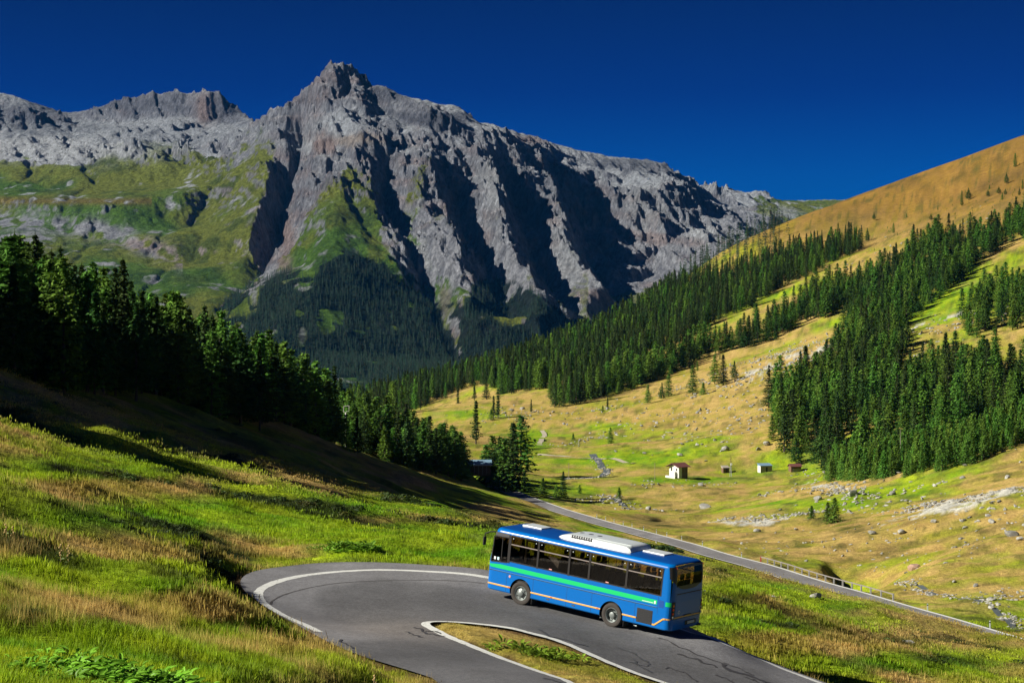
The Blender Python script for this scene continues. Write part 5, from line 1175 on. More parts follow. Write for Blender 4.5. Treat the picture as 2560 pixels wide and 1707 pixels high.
# roof hatches and the long white unit
for xa, xb in ((7.14, 8.12), (1.17, 2.20)):
    m_ = MB(); m_.box(xa, xb, -.56, .18, 2.99, 3.075); m_.build('roof_hatch', M_WHITE, bus, bevel=.03)
bm = bmesh.new(); rings = []
xsl = [5.92, 5.80, 5.55, 5.2, 4.6, 4.0, 3.0, 2.62, 2.44, 2.36]; hsl = [.02, .09, .17, .21, .22, .22, .22, .21, .15, .02]
for i, (x_, h_) in enumerate(zip(xsl, hsl)):
    w_ = .90 if x_ < 4.4 else .90; w_ = w_*(1-.16*max(0, (x_-5.3)/.62)**2); ring_ = []
    for k in range(13):
        t = -1+2*k/12; yy = w_*t; zz = 2.955+h_*min(1, (1-abs(t))*4.2)**.55+.05
        if abs(t) == 1: zz = 2.93
        ring_.append(bm.verts.new((x_, yy, zz)))
    rings.append(ring_)
for a, b_ in zip(rings[:-1], rings[1:]):
    for k in range(12): bm.faces.new((a[k], a[k+1], b_[k+1], b_[k]))
bm.faces.new(rings[0]); bm.faces.new(rings[-1][::-1]); bmesh.ops.recalc_face_normals(bm, faces=bm.faces)
me = bpy.data.meshes.new('roof_unit'); bm.to_mesh(me); bm.free()
for p_ in me.polygons: p_.use_smooth = True
me.set_sharp_from_angle(angle=R(40)); ru = link('roof_unit', me, bus, M_WHITE)
def unit_z(x_, y_):
    h_ = np.interp(-x_, [-a for a in xsl], hsl); t = abs(y_)/.9; return 2.955+h_*min(1, (1-t)*4.2)**.55+.05
for k in range(9):
    xx = 4.25+k*.115; m_ = MB()
    m_.bar((xx, .845, unit_z(xx, .845)+.004), (xx+.05, .72, unit_z(xx, .72)+.006), .065, .01, (0, .6, .8)); m_.build('vent_slot', M_GREY, ru)
for k in range(3):
    xx = 5.25-k*.42; m_ = MB(); m_.lathe([(0, .008), (.10, .008), (.12, 0)], 'z', 18, (xx, -.05, unit_z(xx, 0)-.002)); m_.build('fan_cover', M_GREY, ru)
m_ = MB(); m_.box(2.5, 4.2, .50, .54, 3.212, 3.235); m_.build('ridge_seam', M_WHITE, ru)
# wheels
def wheel(x, s, rear):
    r = .475; w = .28; yo = s*1.19
    rootm = MB(); pr = [(.30, -w), (r-.03, -w), (r, -w+.03), (r, -.035), (r-.02, -.008), (r-.06, 0), (.33, -.004), (.295, -.03)]
    if s < 0: pr = [(a, -b2) for a, b2 in pr]
    t_ = MB().lathe(pr, 'y', 44, (0, 0, 0)).build('tyre', M_TYRE, None, smooth=True)
    e = empty('wheel'); e.parent = bus; e.location = (x, yo, r-.012); t_.parent = e
    if not rear and s > 0: e.rotation_euler = (0, 0, R(6))
    deep = -.15 if rear else -.055
    pr = [(.298, -.03), (.285, -.012), (.262, -.03), (.245, deep), (.20, deep-.01)] + ([(.12, deep-.01), (.115, -.03), (.07, -.015), (0, -.015)] if rear else [(.17, deep+.02), (.12, deep+.03), (.11, deep+.07), (.06, deep+.09), (0, deep+.09)])
    if s < 0: pr = [(a, -b2) for a, b2 in pr]
    MB().lathe(pr, 'y', 40).build('rim', M_STEEL, e, smooth=True)
    m_ = MB()
    for k in range(10):
        a = k*.628; m_.lathe([(.016, s*(deep-.005)), (.016, s*(deep+.03)), (0, s*(deep+.032))], 'y', 6, (.165*math.cos(a), 0, .165*math.sin(a)))
    m_.build('wheel_nuts', M_DARKST, e)
    m_ = MB()
    for k in range(8):
        a = k*.785+.2; m_.lathe([(0, s*(deep+.004)), (.026, s*(deep+.004))], 'y', 10, (.222*math.cos(a), 0, .222*math.sin(a)))
    m_.build('hand_holes', M_BLK, e)
for s in (1, -1): wheel(7.19, s, False); wheel(2.73, s, True)
for s in (1, -1):
    m_ = MB(); m_.box(6.64, 6.655, s*1.0-.16, s*1.0+.16, .12, .45); m_.build('mud_flap', M_BLK, bus)
    m_ = MB(); m_.box(2.16, 2.175, s*1.0-.16, s*1.0+.16, .12, .45); m_.build('mud_flap', M_BLK, bus)
m_ = MB(); m_.box(.5, 8.6, -.95, .95, .36, .56); m_.build('underfloor', M_BLK, bus)
m_ = MB(); m_.tube([(3.45, .95, .34), (3.30, 1.02, .22), (3.36, 1.05, .22)], .03, 6); m_.tube([(1.9, .9, .33), (1.75, 1.0, .25), (1.6, 1.02, .24)], .04, 6); m_.build('underbody_fittings', M_STEEL, bus)
# inside: floor, seats, poles, driver's things, curtain
m_ = MB(); m_.box(.14, 8.85, -1.16, 1.16, .90, .98); m_.build('cabin_floor', M_FLOOR, bus)
def seat(x, y, zb=.98):
    m_ = MB(); m_.box(x-.22, x+.22, y-.21, y+.21, zb+.32, zb+.44); e = m_.build('seat', M_SEAT, bus, bevel=.04)
    m_ = MB(); m_.poly([(x-.22, y-.20, zb+.42), (x-.14, y-.20, zb+.42), (x-.26, y-.20, zb+1.10), (x-.35, y-.20, zb+1.10)], (0, .40, 0)); m_.build('backrest', M_SEAT, e, bevel=.03)
    m_ = MB(); m_.poly([(x-.35, y-.13, zb+1.12), (x-.26, y-.13, zb+1.12), (x-.28, y-.13, zb+1.36), (x-.36, y-.13, zb+1.36)], (0, .26, 0)); m_.build('headrest', M_SEAT, e, bevel=.035)
    m_ = MB(); m_.box(x-.06, x+.06, y-.06, y+.06, zb, zb+.33); m_.build('seat_foot', M_FRAME, e)
for k in range(8):
    x_ = .95+k*.80
    for y_ in (.92, .46, -.46, -.92):
        if x_ > 5.9 and y_ > 0: continue
        if 3.9 < x_ < 4.8 and y_ < 0: continue
        seat(x_, y_)
seat(7.75, .62, .95)
m_ = MB()
for x_, y_ in ((6.9, .25), (5.7, .28), (5.7, -.28), (4.3, -.7), (3.3, .28), (2.5, -.28), (1.7, .28)): m_.tube([(x_, y_, .98), (x_, y_, 2.9)], .018, 6)
m_.build('handrails', M_FRAME, bus)
m_ = MB(); m_.box(6.70, 6.76, .55, 1.13, 1.0, 2.85); m_.build('driver_partition', M_FRAME, bus)
m_ = MB(); m_.box(7.16, 7.22, 1.04, 1.10, 1.75, 2.72); m_.build('cab_post', M_CREAM, bus)
m_ = MB(); m_.box(8.35, 8.80, -1.1, 1.1, 1.2, 1.55); db = m_.build('dashboard', M_FRAME, bus, bevel=.05)
m_ = MB(); m_.lathe([(.20, 0), (.225, .012), (.20, .024)], 'z', 24, (8.2, .62, 1.62)); m_.build('steering_wheel', M_BLK, db)
m_ = MB(); m_.poly([(8.68-.02*k, -1.16+.02*(k % 2), 2.15) for k in range(2)]+[(8.30, -1.14, 2.15), (8.30, -1.14, 2.58), (8.68, -1.16, 2.58)], (0, .02, 0)); m_.build('sun_curtain', M_CURT, bus)
m_ = MB(); m_.box(4.15, 4.19, 1.10, 1.15, 2.28, 2.36); m_.build('emergency_hammer', M_RED, bus)

# ------------------------------------------------------------ grass, weeds, shrubs
def hair_mat(name, trans=.35, rough=.6):
    m, nt, b = new_mat(name); N = nt.nodes; L = nt.links
    at = N.new('ShaderNodeAttribute'); at.attribute_type = 'INSTANCER'; at.attribute_name = 'tint'
    oi = N.new('ShaderNodeObjectInfo'); v = N.new('ShaderNodeMapRange'); v.inputs[3].default_value = .7; v.inputs[4].default_value = 1.3; L.new(oi.outputs['Random'], v.inputs[0])
    vm = N.new('ShaderNodeVectorMath'); vm.operation = 'SCALE'; L.new(at.outputs['Vector'], vm.inputs[0]); L.new(v.outputs[0], vm.inputs['Scale'])
    L.new(vm.outputs[0], b.inputs['Base Color']); b.inputs['Roughness'].default_value = rough; b.inputs['Specular IOR Level'].default_value = .2
    tr = N.new('ShaderNodeBsdfTranslucent'); L.new(vm.outputs[0], tr.inputs['Color']); mx = N.new('ShaderNodeMixShader'); mx.inputs[0].default_value = trans
    L.new(b.outputs[0], mx.inputs[1]); L.new(tr.outputs[0], mx.inputs[2]); L.new(mx.outputs[0], N['Material Output'].inputs['Surface']); return m
M_GRASS = hair_mat('grass_blades', .45); M_LEAF = hair_mat('broad_leaves', .3, .45); M_HEATH = hair_mat('heath_leaves', .1)
def tuft(name, nb, h, spread, w, seed, bend=.5, mat=None):
    r = np.random.default_rng(seed); V = []; F = []
    for i in range(nb):
        a = r.uniform(0, 6.28); rr = spread*r.random()**.6; x0, y0 = math.cos(a)*rr, math.sin(a)*rr; hh = h*r.uniform(.55, 1.15)
        b = a+r.normal(0, .8); bx_, by_ = math.cos(b)*hh*bend*r.uniform(.2, 1), math.sin(b)*hh*bend*r.uniform(.2, 1); f = r.uniform(0, 3.14); wx_, wy_ = math.cos(f)*w, math.sin(f)*w; n = len(V)
        V += [(x0-wx_, y0-wy_, -.05), (x0+wx_, y0+wy_, -.05), (x0+bx_*.35+wx_*.7, y0+by_*.35+wy_*.7, hh*.6), (x0+bx_*.35-wx_*.7, y0+by_*.35-wy_*.7, hh*.6), (x0+bx_, y0+by_, hh)]
        F += [(n, n+1, n+2), (n, n+2, n+3), (n+3, n+2, n+4)]
    me = fast_mesh(name, np.array(V), np.array(F)); me.materials.append(mat); return me
def ground_points(n, Ya, Yb, ul, ur, seed, power=1.0):
    r = np.random.default_rng(seed); Y = (Ya**power+(Yb**power-Ya**power)*r.random(n))**(1/power); u = r.uniform(ul, ur, n); x = u*Y
    z = ground(x, Y); px, py = pix(x, Y, z); k = (py < 1800) & (px > -80) & (px < 2640)
    return x[k], Y[k], z[k]
def off_road(x, y, m=.12):
    d = dist_poly(x, y, road1_poly); return ~in_poly(x, y, road1_poly) & (d > m)
for gi, (n, Ya, Yb, h, sp, w, seed) in enumerate([(28000,33,62,.20,.16,.006,1),(40000,58,135,.15,.34,.013,2),(15000,33,62,.36,.16,.004,3),(9000,60,135,.24,.3,.008,4),(50000,130,300,.09,.9,.03,5)]):
    x, y, z = ground_points(n, Ya, Yb, -.275, .275, 900+gi, 1.4); k = off_road(x, y, .15); x, y, z = x[k], y[k], z[k]
    c, st = land_colour(x, y, z); lum = c[:, 0]/(c[:, 1]+1e-6)
    tall = gi in (2, 3)
    if tall:      # flowering stalks stand where the meadow is dry
        k = (lum > .85) & (rng.random(len(x)) < .85) ; x, y, z, c = x[k], y[k], z[k], c[k]*.7+np.array([.27, .19, .065])
    isl = in_poly(x, y, ISL); n = len(x); s = rng.uniform(.6, 1.35, n)*np.where(isl, .4, 1)*(1+.5*fbm(x/3, y/3, 901, 2)); s = np.clip(s, .3, 1.5)
    tint = c*rng.uniform(.8, 1.35, (n, 1))*1.25
    v = [tuft('grass_tuft', (14, 16, 8, 9, 12)[gi], h, sp, w, 50+gi*3+q, .55 if not tall else .25, M_GRASS) for q in range(2)]
    for q in range(2):
        gn_scatter('meadow_grass', np.c_[x, y, z][q::2], np.c_[s*1.1, s*1.1, s][q::2], np.c_[rng.normal(0, .12, (n, 2)), rng.uniform(0, 6.28, n)][q::2], v[q], tint=tint[q::2],
                   label=('short green meadow grass', 'short meadow grass further up the slope', 'tall dry grass stalks in the near meadow', 'tall dry stalks along the bank', 'rough grass on the lower slope')[gi])
# dwarf shrubs filling the hollows
def shrub_mesh(seed, n=170, mat=None):
    r = np.random.default_rng(seed); V = []; F = []
    for i in range(n):
        d = r.normal(0, 1, 3); d /= np.linalg.norm(d); d[2] = abs(d[2])*.8; c0 = d*np.array([.5, .5, .42])*r.uniform(.7, 1.08); a = r.normal(0, 1, 3); a /= np.linalg.norm(a); b_ = np.cross(a, d); b_ /= np.linalg.norm(b_)+1e-6
        s = r.uniform(.04, .09); k = len(V); V += [c0-a*s, c0+b_*s*.6, c0+a*s, c0-b_*s*.6]; F += [(k, k+1, k+2), (k, k+2, k+3)]
    me = fast_mesh('shrub', np.array(V), np.array(F)); me.materials.append(mat); return me
x, y, z = ground_points(60000, 36, 420, -.275, .275, 950, 1.3); k = off_road(x, y, .7) & ~in_poly(x, y, ISL); x, y, z = x[k], y[k], z[k]
c, st = land_colour(x, y, z); k = (c.sum(1) < .17) & (np.arange(len(x)) % 2 == 0); x, y, z = x[k], y[k], z[k]; n = len(x); s = rng.uniform(.5, 1.3, n)*np.clip(y/120, .7, 2.0)
tint = np.array([.030, .055, .010])*rng.uniform(.5, 1.8, (n, 1))*(1+np.array([.7, 0, 0])*(rng.random((n, 1)) < .2))
gn_scatter('heath_shrubs', np.c_[x, y, z-.05], np.c_[s, s, s*.7], np.c_[np.zeros((n, 2)), rng.uniform(0, 6.28, n)], shrub_mesh(1, mat=M_HEATH), tint=tint, label='dark low heath shrubs in the hollows of the meadow')
def clump(px, py, Y, r, hh, name, label, seed, tint, n=40):
    p = P(px, py, Y); rr = np.random.default_rng(seed)
    x = p[0]+rr.normal(0, r, n); y = p[1]+rr.normal(0, r*.6, n); z = ground(x, y); s = rr.uniform(.5, 1.1, n)*hh
    gn_scatter(name, np.c_[x, y, z], np.c_[s, s, s], np.c_[np.zeros((n, 2)), rr.uniform(0, 6.28, n)], shrub_mesh(seed, mat=M_HEATH), tint=np.array(tint)*rr.uniform(.6, 1.6, (n, 1)), label=label)
clump(1075, 1690, 56.0, .55, .8, 'bilberry_shrub', 'reddish bilberry bush at the road edge bottom centre', 31, (.055, .06, .012), 26)
clump(1660, 1290, 430, 2.2, 3.0, 'juniper_shrub', 'dark juniper patch beyond the lower road', 32, (.03, .065, .012), 24)
# broad-leaved weeds
def leaf_mesh(seed):
    r = np.random.default_rng(seed); V = []; F = []
    for i in range(9):
        a = 6.283*i/9+r.normal(0, .3); L_ = r.uniform(.16, .30); el = r.uniform(.35, .95); ca, sa = math.cos(a), math.sin(a); n = len(V); w = L_*r.uniform(.32, .45)
        for t, ww, dz in ((.15, .15, 0), (.45, 1, .02), (.75, .85, -.01), (1.0, .1, -.05)):
            rr = .08+L_*t*math.cos(el)+.1*t; zz = .06+L_*t*math.sin(el)+dz
            V += [(ca*rr-sa*w*ww*.5, sa*rr+ca*w*ww*.5, zz+.02*ww), (ca*rr, sa*rr, zz-.012), (ca*rr+sa*w*ww*.5, sa*rr-ca*w*ww*.5, zz+.02*ww)]
        for q in range(3):
            k = n+q*3; F += [(k, k+1, k+4, k+3), (k+1, k+2, k+5, k+4)]
    me = fast_mesh('leaf_rosette', np.array(V), np.array(F)); me.materials.append(M_LEAF); return me
def weeds(spots, label, tint, seed):
    rr = np.random.default_rng(seed); X = []; Yv = []
    for px, py, Y, rx_, ry_, n in spots:
        p = P(px, py, Y); X.append(p[0]+rr.normal(0, rx_, n)); Yv.append(p[1]+rr.normal(0, ry_, n))
    x = np.concatenate(X); y = np.concatenate(Yv); k = off_road(x, y, .3) | in_poly(x, y, ISL); x, y = x[k], y[k]; z = ground(x, y); n = len(x); s = rr.uniform(.6, 1.25, n)
    gn_scatter('broad_leaved_weeds', np.c_[x, y, z], np.c_[s, s, s], np.c_[rr.normal(0, .2, (n, 2)), rr.uniform(0, 6.28, n)], leaf_mesh(seed), tint=np.array(tint)*rr.uniform(.7, 1.4, (n, 1)), label=label)
weeds([(130,1690,37.5,.45,.7,60),(240,1665,39,.5,.9,110),(330,1680,39,.5,.8,80),(470,1680,40.5,.45,.6,50)], 'bright broad-leaved weeds in the bottom left corner', (.17, .38, .03), 41)
weeds([(880,1396,95.5,1.0,.35,70)], 'row of large-leaved weeds along the far edge of the hairpin', (.15, .29, .03), 42)
q1 = on1(1345, 1640); weeds([(*pix(*q1), q1[1], .8, .5, 34)], 'leafy weeds growing in the grass wedge between the road legs', (.20, .31, .03), 43)
M_THIS = simple('dry_thistle', (.42, .30, .12), .8)
for i, (px, py, Y, lab) in enumerate([(14,1358,62,'yellowish thistle stalk at the left edge of the meadow'),(32,1362,62,'second thistle stalk just right of the one at the edge'),(152,1372,61,'thistle stalk standing before a dark hollow'),(172,1376,61,'short thistle to the right of the one before the dark hollow'),(936,1652,57.5,'brown thistle at the road bank, leftmost of its row'),(972,1664,57,'tallest brown thistle of the row on the road bank'),(990,1668,57,'rightmost brown thistle on the road bank'),(852,1700,50,'thistle head low in the grass at the bottom')]):
    p = P(px, py, Y); zz = gz(p[0], p[1]); h = .62 if i < 4 else .5; m_ = MB(); m_.tube([(0, 0, -.05), (.03, 0, h*.5), (.01, .02, h)], [.014, .011, .008], 5)
    e = empty('thistle', (p[0], p[1], zz), i); tag(e, lab, 'thistle', 'dry thistles'); m_.build('stem', M_THIS, e)
    m_ = MB()
    for k in range(5):
        zz_ = h*(.45+.13*k); a = k*2.4; m_.lathe([(0, -.035), (.03, -.02), (.036, .01), (.015, .035), (0, .03)], 'z', 7, (math.cos(a)*.045*(k < 4), math.sin(a)*.045*(k < 4), zz_))
    m_.build('flower_heads', M_THIS, e)
    m_ = MB()
    for k in range(8): a = k*2.0; m_.add([(0, 0, .08+.04*k), (math.cos(a)*.06+.02, math.sin(a)*.06, .14+.04*k), (math.cos(a)*.14, math.sin(a)*.14, .10+.04*k)], [(0, 1, 2)])
    m_.build('leaves', simple('thistle_leaf', (.12, .18, .04), .7) if i == 0 else bpy.data.materials['thistle_leaf'], e)

# ------------------------------------------------------------ boulders and scree
def stone_mat(name, col):
    m, nt, b = new_mat(name); N = nt.nodes; L = nt.links; tc = N.new('ShaderNodeTexCoord'); oi = N.new('ShaderNodeObjectInfo')
    n = N.new('ShaderNodeTexNoise'); n.inputs['Scale'].default_value = 2.2; n.inputs['Detail'].default_value = 8; n.inputs['Roughness'].default_value = .7; L.new(tc.outputs['Object'], n.inputs['Vector'])
    r = N.new('ShaderNodeValToRGB'); r.color_ramp.elements[0].position = .3; r.color_ramp.elements[0].color = (*[c_*.45 for c_ in col], 1); r.color_ramp.elements[1].position = .66; r.color_ramp.elements[1].color = (*col, 1)
    L.new(n.outputs['Fac'], r.inputs[0]); v = N.new('ShaderNodeMapRange'); v.inputs[3].default_value = .65; v.inputs[4].default_value = 1.15; L.new(oi.outputs['Random'], v.inputs[0])
    vm = N.new('ShaderNodeVectorMath'); vm.operation = 'SCALE'; L.new(r.outputs[0], vm.inputs[0]); L.new(v.outputs[0], vm.inputs['Scale']); L.new(vm.outputs[0], b.inputs['Base Color']); b.inputs['Roughness'].default_value = .9
    bp = N.new('ShaderNodeBump'); bp.inputs['Strength'].default_value = .6; bp.inputs['Distance'].default_value = .12; L.new(n.outputs['Fac'], bp.inputs['Height']); L.new(bp.outputs[0], b.inputs['Normal']); return m
M_STONE = stone_mat('granite', (.40, .40, .37)); M_PINKST = stone_mat('pink_granite', (.42, .27, .20))
def boulder(seed, sub=2):
    bm = bmesh.new(); bmesh.ops.create_icosphere(bm, subdivisions=sub, radius=1.0); r = np.random.default_rng(seed)
    pl = [(r.normal(0, 1, 3), r.uniform(.55, .85)) for _ in range(9)]
    for v in bm.verts:
        p = np.array(v.co)
        for n_, d in pl:
            n_ = n_/np.linalg.norm(n_); t = p@n_
            if t > d: p = p-n_*(t-d)
        v.co = Vector(p*np.array([1.15, .95, .72]))
    me = bpy.data.meshes.new('boulder'); bm.to_mesh(me); bm.free(); me.materials.append(M_STONE); return me
BO = [boulder(i, 2) for i in range(5)]; BS = [boulder(20+i, 1) for i in range(3)]
bl = [(1760,1265,42,'large grey boulder with dark flank on the far meadow'),(1752,1208,20,'pale boulder below the white hut'),(2283,1443-35,36,'pink flat boulder by the stream bank'),(2197,1425,18,'grey slab above the pink boulder'),(2043,1247,24,'upright grey boulder on the stony meadow'),(2124,1262+20,20,'white boulder above the gully of red earth'),(2530,1357,36,'big split boulder at the right frame edge'),(2551,1362,20,'smaller block at the right of the split boulder'),(2254,1339,26,'pale long boulder right of the juniper mound'),(1893,1334,26,'flat pale slab below the scree fan'),(2040,1500,36,'grey rock in the grass above the near slope'),(1935,1507,16,'small pale rock left of the large slope rock'),(2266,1618,44,'large pale rock with shadow on the near right slope'),(1546,1252,20,'white boulder at the foot of a small conifer'),(1620,1278,20,'white rocks beyond the bus'),(1640,1272,18,'white rock right of the brook pool'),(2518,1188,20,'pale rock on the upper right meadow'),(2130,1240,40,'broad pale rock in the stony band'),(2230,1232,24,'grey block in the middle of the stony band'),(2405,1186,18,'rock by the dry bank at right'),(1918,1130,24,'rock under the wood edge left of the brown shed'),(1895,1140,18,'flat stone uphill of the grey roofed hut'),(1815,1138,30,'long pale slab above the electricity pole'),(1700,1155,16,'rock above the chalet'),(1305,1013,18,'dark-sided rock on the green far meadow'),(1279,1023,14,'cluster rock left of the dark-sided meadow rock'),(2060,1305-20,14,'little stone by the three conifers'),(2335,1315,20,'stone on the dry bank'),(2480,1300,22,'block among the rusty shrubs'),(2400,1345,16,'stone below the rusty shrubs'),(1990,1380-50,14,'stone near the boulder slab'),(2180,1350,22,'low rock in front of the mound'),(2440,1462,16,'round stone beside the stream'),(2385,1455,14,'stone on the stream bend'),(2480,1530,22,'stone where the stream leaves the frame'),(1612,1010+140,12,'pale stone on the grassy hump'),(415,1130,20,'flat rocks showing through the turf near the shade line'),(395,1126,24,'pale slab in the turf left of the flat rocks'),(650,1215,26,'pale slab on the lit bank below the shade line'),(675,1222,22,'flat slab at the right end of the lit bank'),(610,1208,14,'small slab left of the pale bank slab'),(520,1183,26,'cluster slab on the upper lit bank'),(158,1160,8,'tiny white stone above the dark shrubs'),(2475,1462+50,18,'flat stone in the stream bed')]
for i, (px, py, w, lab) in enumerate(bl):
    p = GT.drop(px, py, 85, 1500); s = w/FPX*p[1]/2.1; o = link('boulder', BO[i % 5]); o.location = (p[0], p[1], gz(p[0], p[1])+s*(.25 if px > 800 else -.3)); o.scale = (s, s*.9, s*(.95 if px > 800 else .5)); o.rotation_euler = (rng.normal(0, .2), rng.normal(0, .2), rng.uniform(0, 6.28))
    tag(o, lab, 'boulder', 'boulders on the slopes')
    if 'pink' in lab: o.material_slots[0].link = 'OBJECT'; o.material_slots[0].material = M_PINKST
# loose stones: scree fans, stony bands and strays
X, Yv, S = [], [], []
rr = np.random.default_rng(61)
def stones_band(path, width, n, smin, smax):
    pts = np.array([GT.drop(a, b, 85, 1700)[:2] for a, b in path])
    s = np.r_[0, np.cumsum(np.hypot(*(pts[1:]-pts[:-1]).T))]; n = int(n*.62); t = rr.uniform(0, s[-1], n)
    Yd = np.interp(t, s, pts[:, 1]); X.append(np.interp(t, s, pts[:, 0])+rr.normal(0, width, n)*.7); Yv.append(Yd+rr.normal(0, width, n)); S.append(rr.uniform(smin, smax, n)**1.0)
stones_band([(2300,1270),(2420,1252),(2500,1238),(2600,1220)], 7, 900, .25, .7)
stones_band([(1800,1302),(1880,1300),(1960,1302),(2010,1290)], 7, 500, .25, .7)
stones_band([(1900,1228),(1990,1222),(2060,1212),(2150,1240),(2260,1222),(2330,1208)], 6, 500, .25, 1.0)
stones_band([(2040,1265),(2150,1262),(2300,1262),(2460,1295),(2560,1300)], 9, 350, .25, .9)
stones_band([(1860,905),(1950,880),(2050,840)], 16, 380, .4, 1.3)
stones_band([(1800,990),(1880,960),(1960,930),(2080,870)], 28, 650, .4, 1.4)
stones_band([(1780,1060),(1900,1000),(1880,1100)], 26, 300, .4, 1.3)
stones_band([(1820,930),(1760,960),(1700,975)], 12, 160, .4, 1.0)
stones_band([(1480,1020),(1560,1075),(1640,1060),(1700,1110),(1810,1140)], 22, 260, .4, 1.2)
stones_band([(1250,1010),(1330,1050),(1420,1045),(1500,1030)], 25, 200, .4, 1.1)
stones_band([(1330,1120),(1410,1120),(1490,1105),(1530,1090)], 6, 160, .35, .9)
stones_band([(1485,1155),(1510,1180),(1525,1190),(1480,1198),(1400,1203)], 2.2, 260, .3, .8)
stones_band([(1430,1245),(1480,1252),(1520,1240),(1580,1268),(1670,1278)], 4, 260, .25, .8)
stones_band([(2150,1435),(2250,1440),(2300,1468),(2370,1490),(2440,1510),(2500,1530),(2560,1560)], 1.6, 420, .15, .5)
stones_band([(2440,1490),(2560,1485)], 2.5, 90, .15, .5)
stones_band([(1600,1210),(1700,1215),(1800,1205)], 6, 90, .25, .8)
stones_band([(1830,1400),(2000,1360),(2200,1340),(2400,1390),(2560,1400)], 22, 420, .15, .55)
stones_band([(2000,1170),(2200,1165),(2400,1140),(2560,1120)], 12, 260, .3, .9)
stones_band([(1900,1560),(2200,1600),(2500,1640)], 12, 60, .08, .3)
stones_band([(2280,900),(2400,790),(2560,740)], 20, 160, .5, 1.6)
stones_band([(2100,600),(2300,480),(2500,420)], 60, 160, .5, 1.4)
x = np.concatenate(X); y = np.concatenate(Yv); s = np.concatenate(S); z = ground(x, y, np.full(len(x), 1.5)); n = len(x)
d2 = np.min(np.hypot(x[:, None]-R2S[None, ::3, 0], y[:, None]-R2S[None, ::3, 1]), 1); k = (d2 > 9)|(y > 700); x, y, z, s = x[k], y[k], z[k], s[k]; n = len(x)
for q in range(3):
    i = np.arange(q, n, 3); gn_scatter('scattered_stones', np.c_[x, y, z-s*.05][i], np.c_[s*rr.uniform(.8, 1.5, n), s, s*.8][i], np.c_[rr.normal(0, .4, (n, 2)), rr.uniform(0, 6.28, n)][i], BS[q], label='loose pale stones and scree strewn over the valley meadow')
# ------------------------------------------------------------ streams and footpath
def land_ribbon(name, path, w, mat, lift=.12, Ya=85, Yb=1500):
    pts = resample([GT.drop(a, b, Ya, Yb) for a, b in path], 2.0)
    d = np.gradient(pts[:, :2], axis=0); d /= np.hypot(d[:, 0], d[:, 1])[:, None]+1e-9; nr = np.stack([d[:, 1], -d[:, 0]], 1); V = []
    for o in (-.5, -.17, .17, .5): q = pts[:, :2]+nr*w*o; V.append(np.c_[q, ground(q[:, 0], q[:, 1], np.full(len(q), 2.0))+lift])
    n = len(pts); idx = np.arange(4*n).reshape(4, n); q = np.stack([idx[:-1, :-1], idx[:-1, 1:], idx[1:, 1:], idx[1:, :-1]], -1).reshape(-1, 4)
    return tag(link(name, fast_mesh(name, np.concatenate(V), q), None, mat), kind='structure')
M_WATER = simple('brook_water', (.10, .12, .12), .35, spec=.35, noise=.5, nscale=1.5, bump=.8)
land_ribbon('water', [(1478,1148),(1500,1172),(1522,1186),(1500,1194),(1440,1200),(1380,1206)], 3.2, M_WATER)
land_ribbon('water', [(2265,1446),(2310,1466),(2360,1490),(2430,1506),(2500,1533),(2560,1566)], 1.1, M_WATER, .08)
land_ribbon('water', [(1430,1248),(1480,1254),(1530,1240),(1560,1262),(1640,1276)], 2.0, M_WATER)
M_PATH = simple('gravel_path', (.36, .33, .25), .9, noise=.3, nscale=.8)
land_ribbon('path', [(1330,1148),(1380,1152),(1440,1156),(1500,1158),(1545,1165),(1600,1173)], 2.6, M_PATH)
land_ribbon('path', [(1352,1082),(1362,1095),(1356,1110),(1345,1122)], 2.5, M_PATH, Yb=1500)

# ------------------------------------------------------------ huts, pole, shed, lift pylon
M_WALLW = simple('white_render', (.62, .62, .58), .9, noise=.12, nscale=1.5); M_STW = simple('stone_wall', (.16, .13, .10), .95, noise=.45, nscale=3, bump=.6)
M_ROOFR = simple('rust_roof', (.15, .055, .05), .7, noise=.2, nscale=2); M_WOOD = simple('weathered_wood', (.14, .085, .05), .9, noise=.4, nscale=4); M_ROOFG = simple('blue_grey_roof', (.17, .29, .40), .5, noise=.12, nscale=2)
M_GWALL = simple('grey_plank_wall', (.34, .31, .26), .85, noise=.2, nscale=3); M_DARK = simple('dark_opening', (.015, .015, .018), .6); M_POLEG = simple('pole_grey', (.30, .33, .32), .7)
def hut_root(name, px, py, rz, lab, cat='hut'):
    p = drop_g(px, py, 500, 1200); e = empty(name, (p[0], p[1], gz(p[0], p[1])), rz); return tag(e, lab, cat), p[1]
e, Yh = hut_root('chalet', 1697, 1194, R(37), 'white and stone chalet with a rust-red gable roof and outside stair'); k = Yh/FPX    # metres per photo pixel there
W_, D_, H_ = 4.6, 6.0, 4.2   # gable end faces left-front
m_ = MB(); m_.box(-W_/2-.2, W_/2, -D_/2, D_/2, -.8, H_); wl_ = m_.build('wall', M_STW, e)
m_ = MB(); m_.poly([(-W_/2-.22, -D_/2-.02, -.5), (-W_/2-.22, -D_/2-.02, H_), (-W_/2-.22, 0, H_+1.1), (-W_/2-.22, D_/2+.02, H_), (-W_/2-.22, D_/2+.02, -.5)], (-.18, 0, 0)); gbl = m_.build('gable_wall', M_WALLW, e)
m_ = MB(); m_.box(-W_/2-.2, -W_/2+1.2, -D_/2-.12, -D_/2-.01, -.5, H_-.1); m_.build('corner_wall', M_WALLW, e)
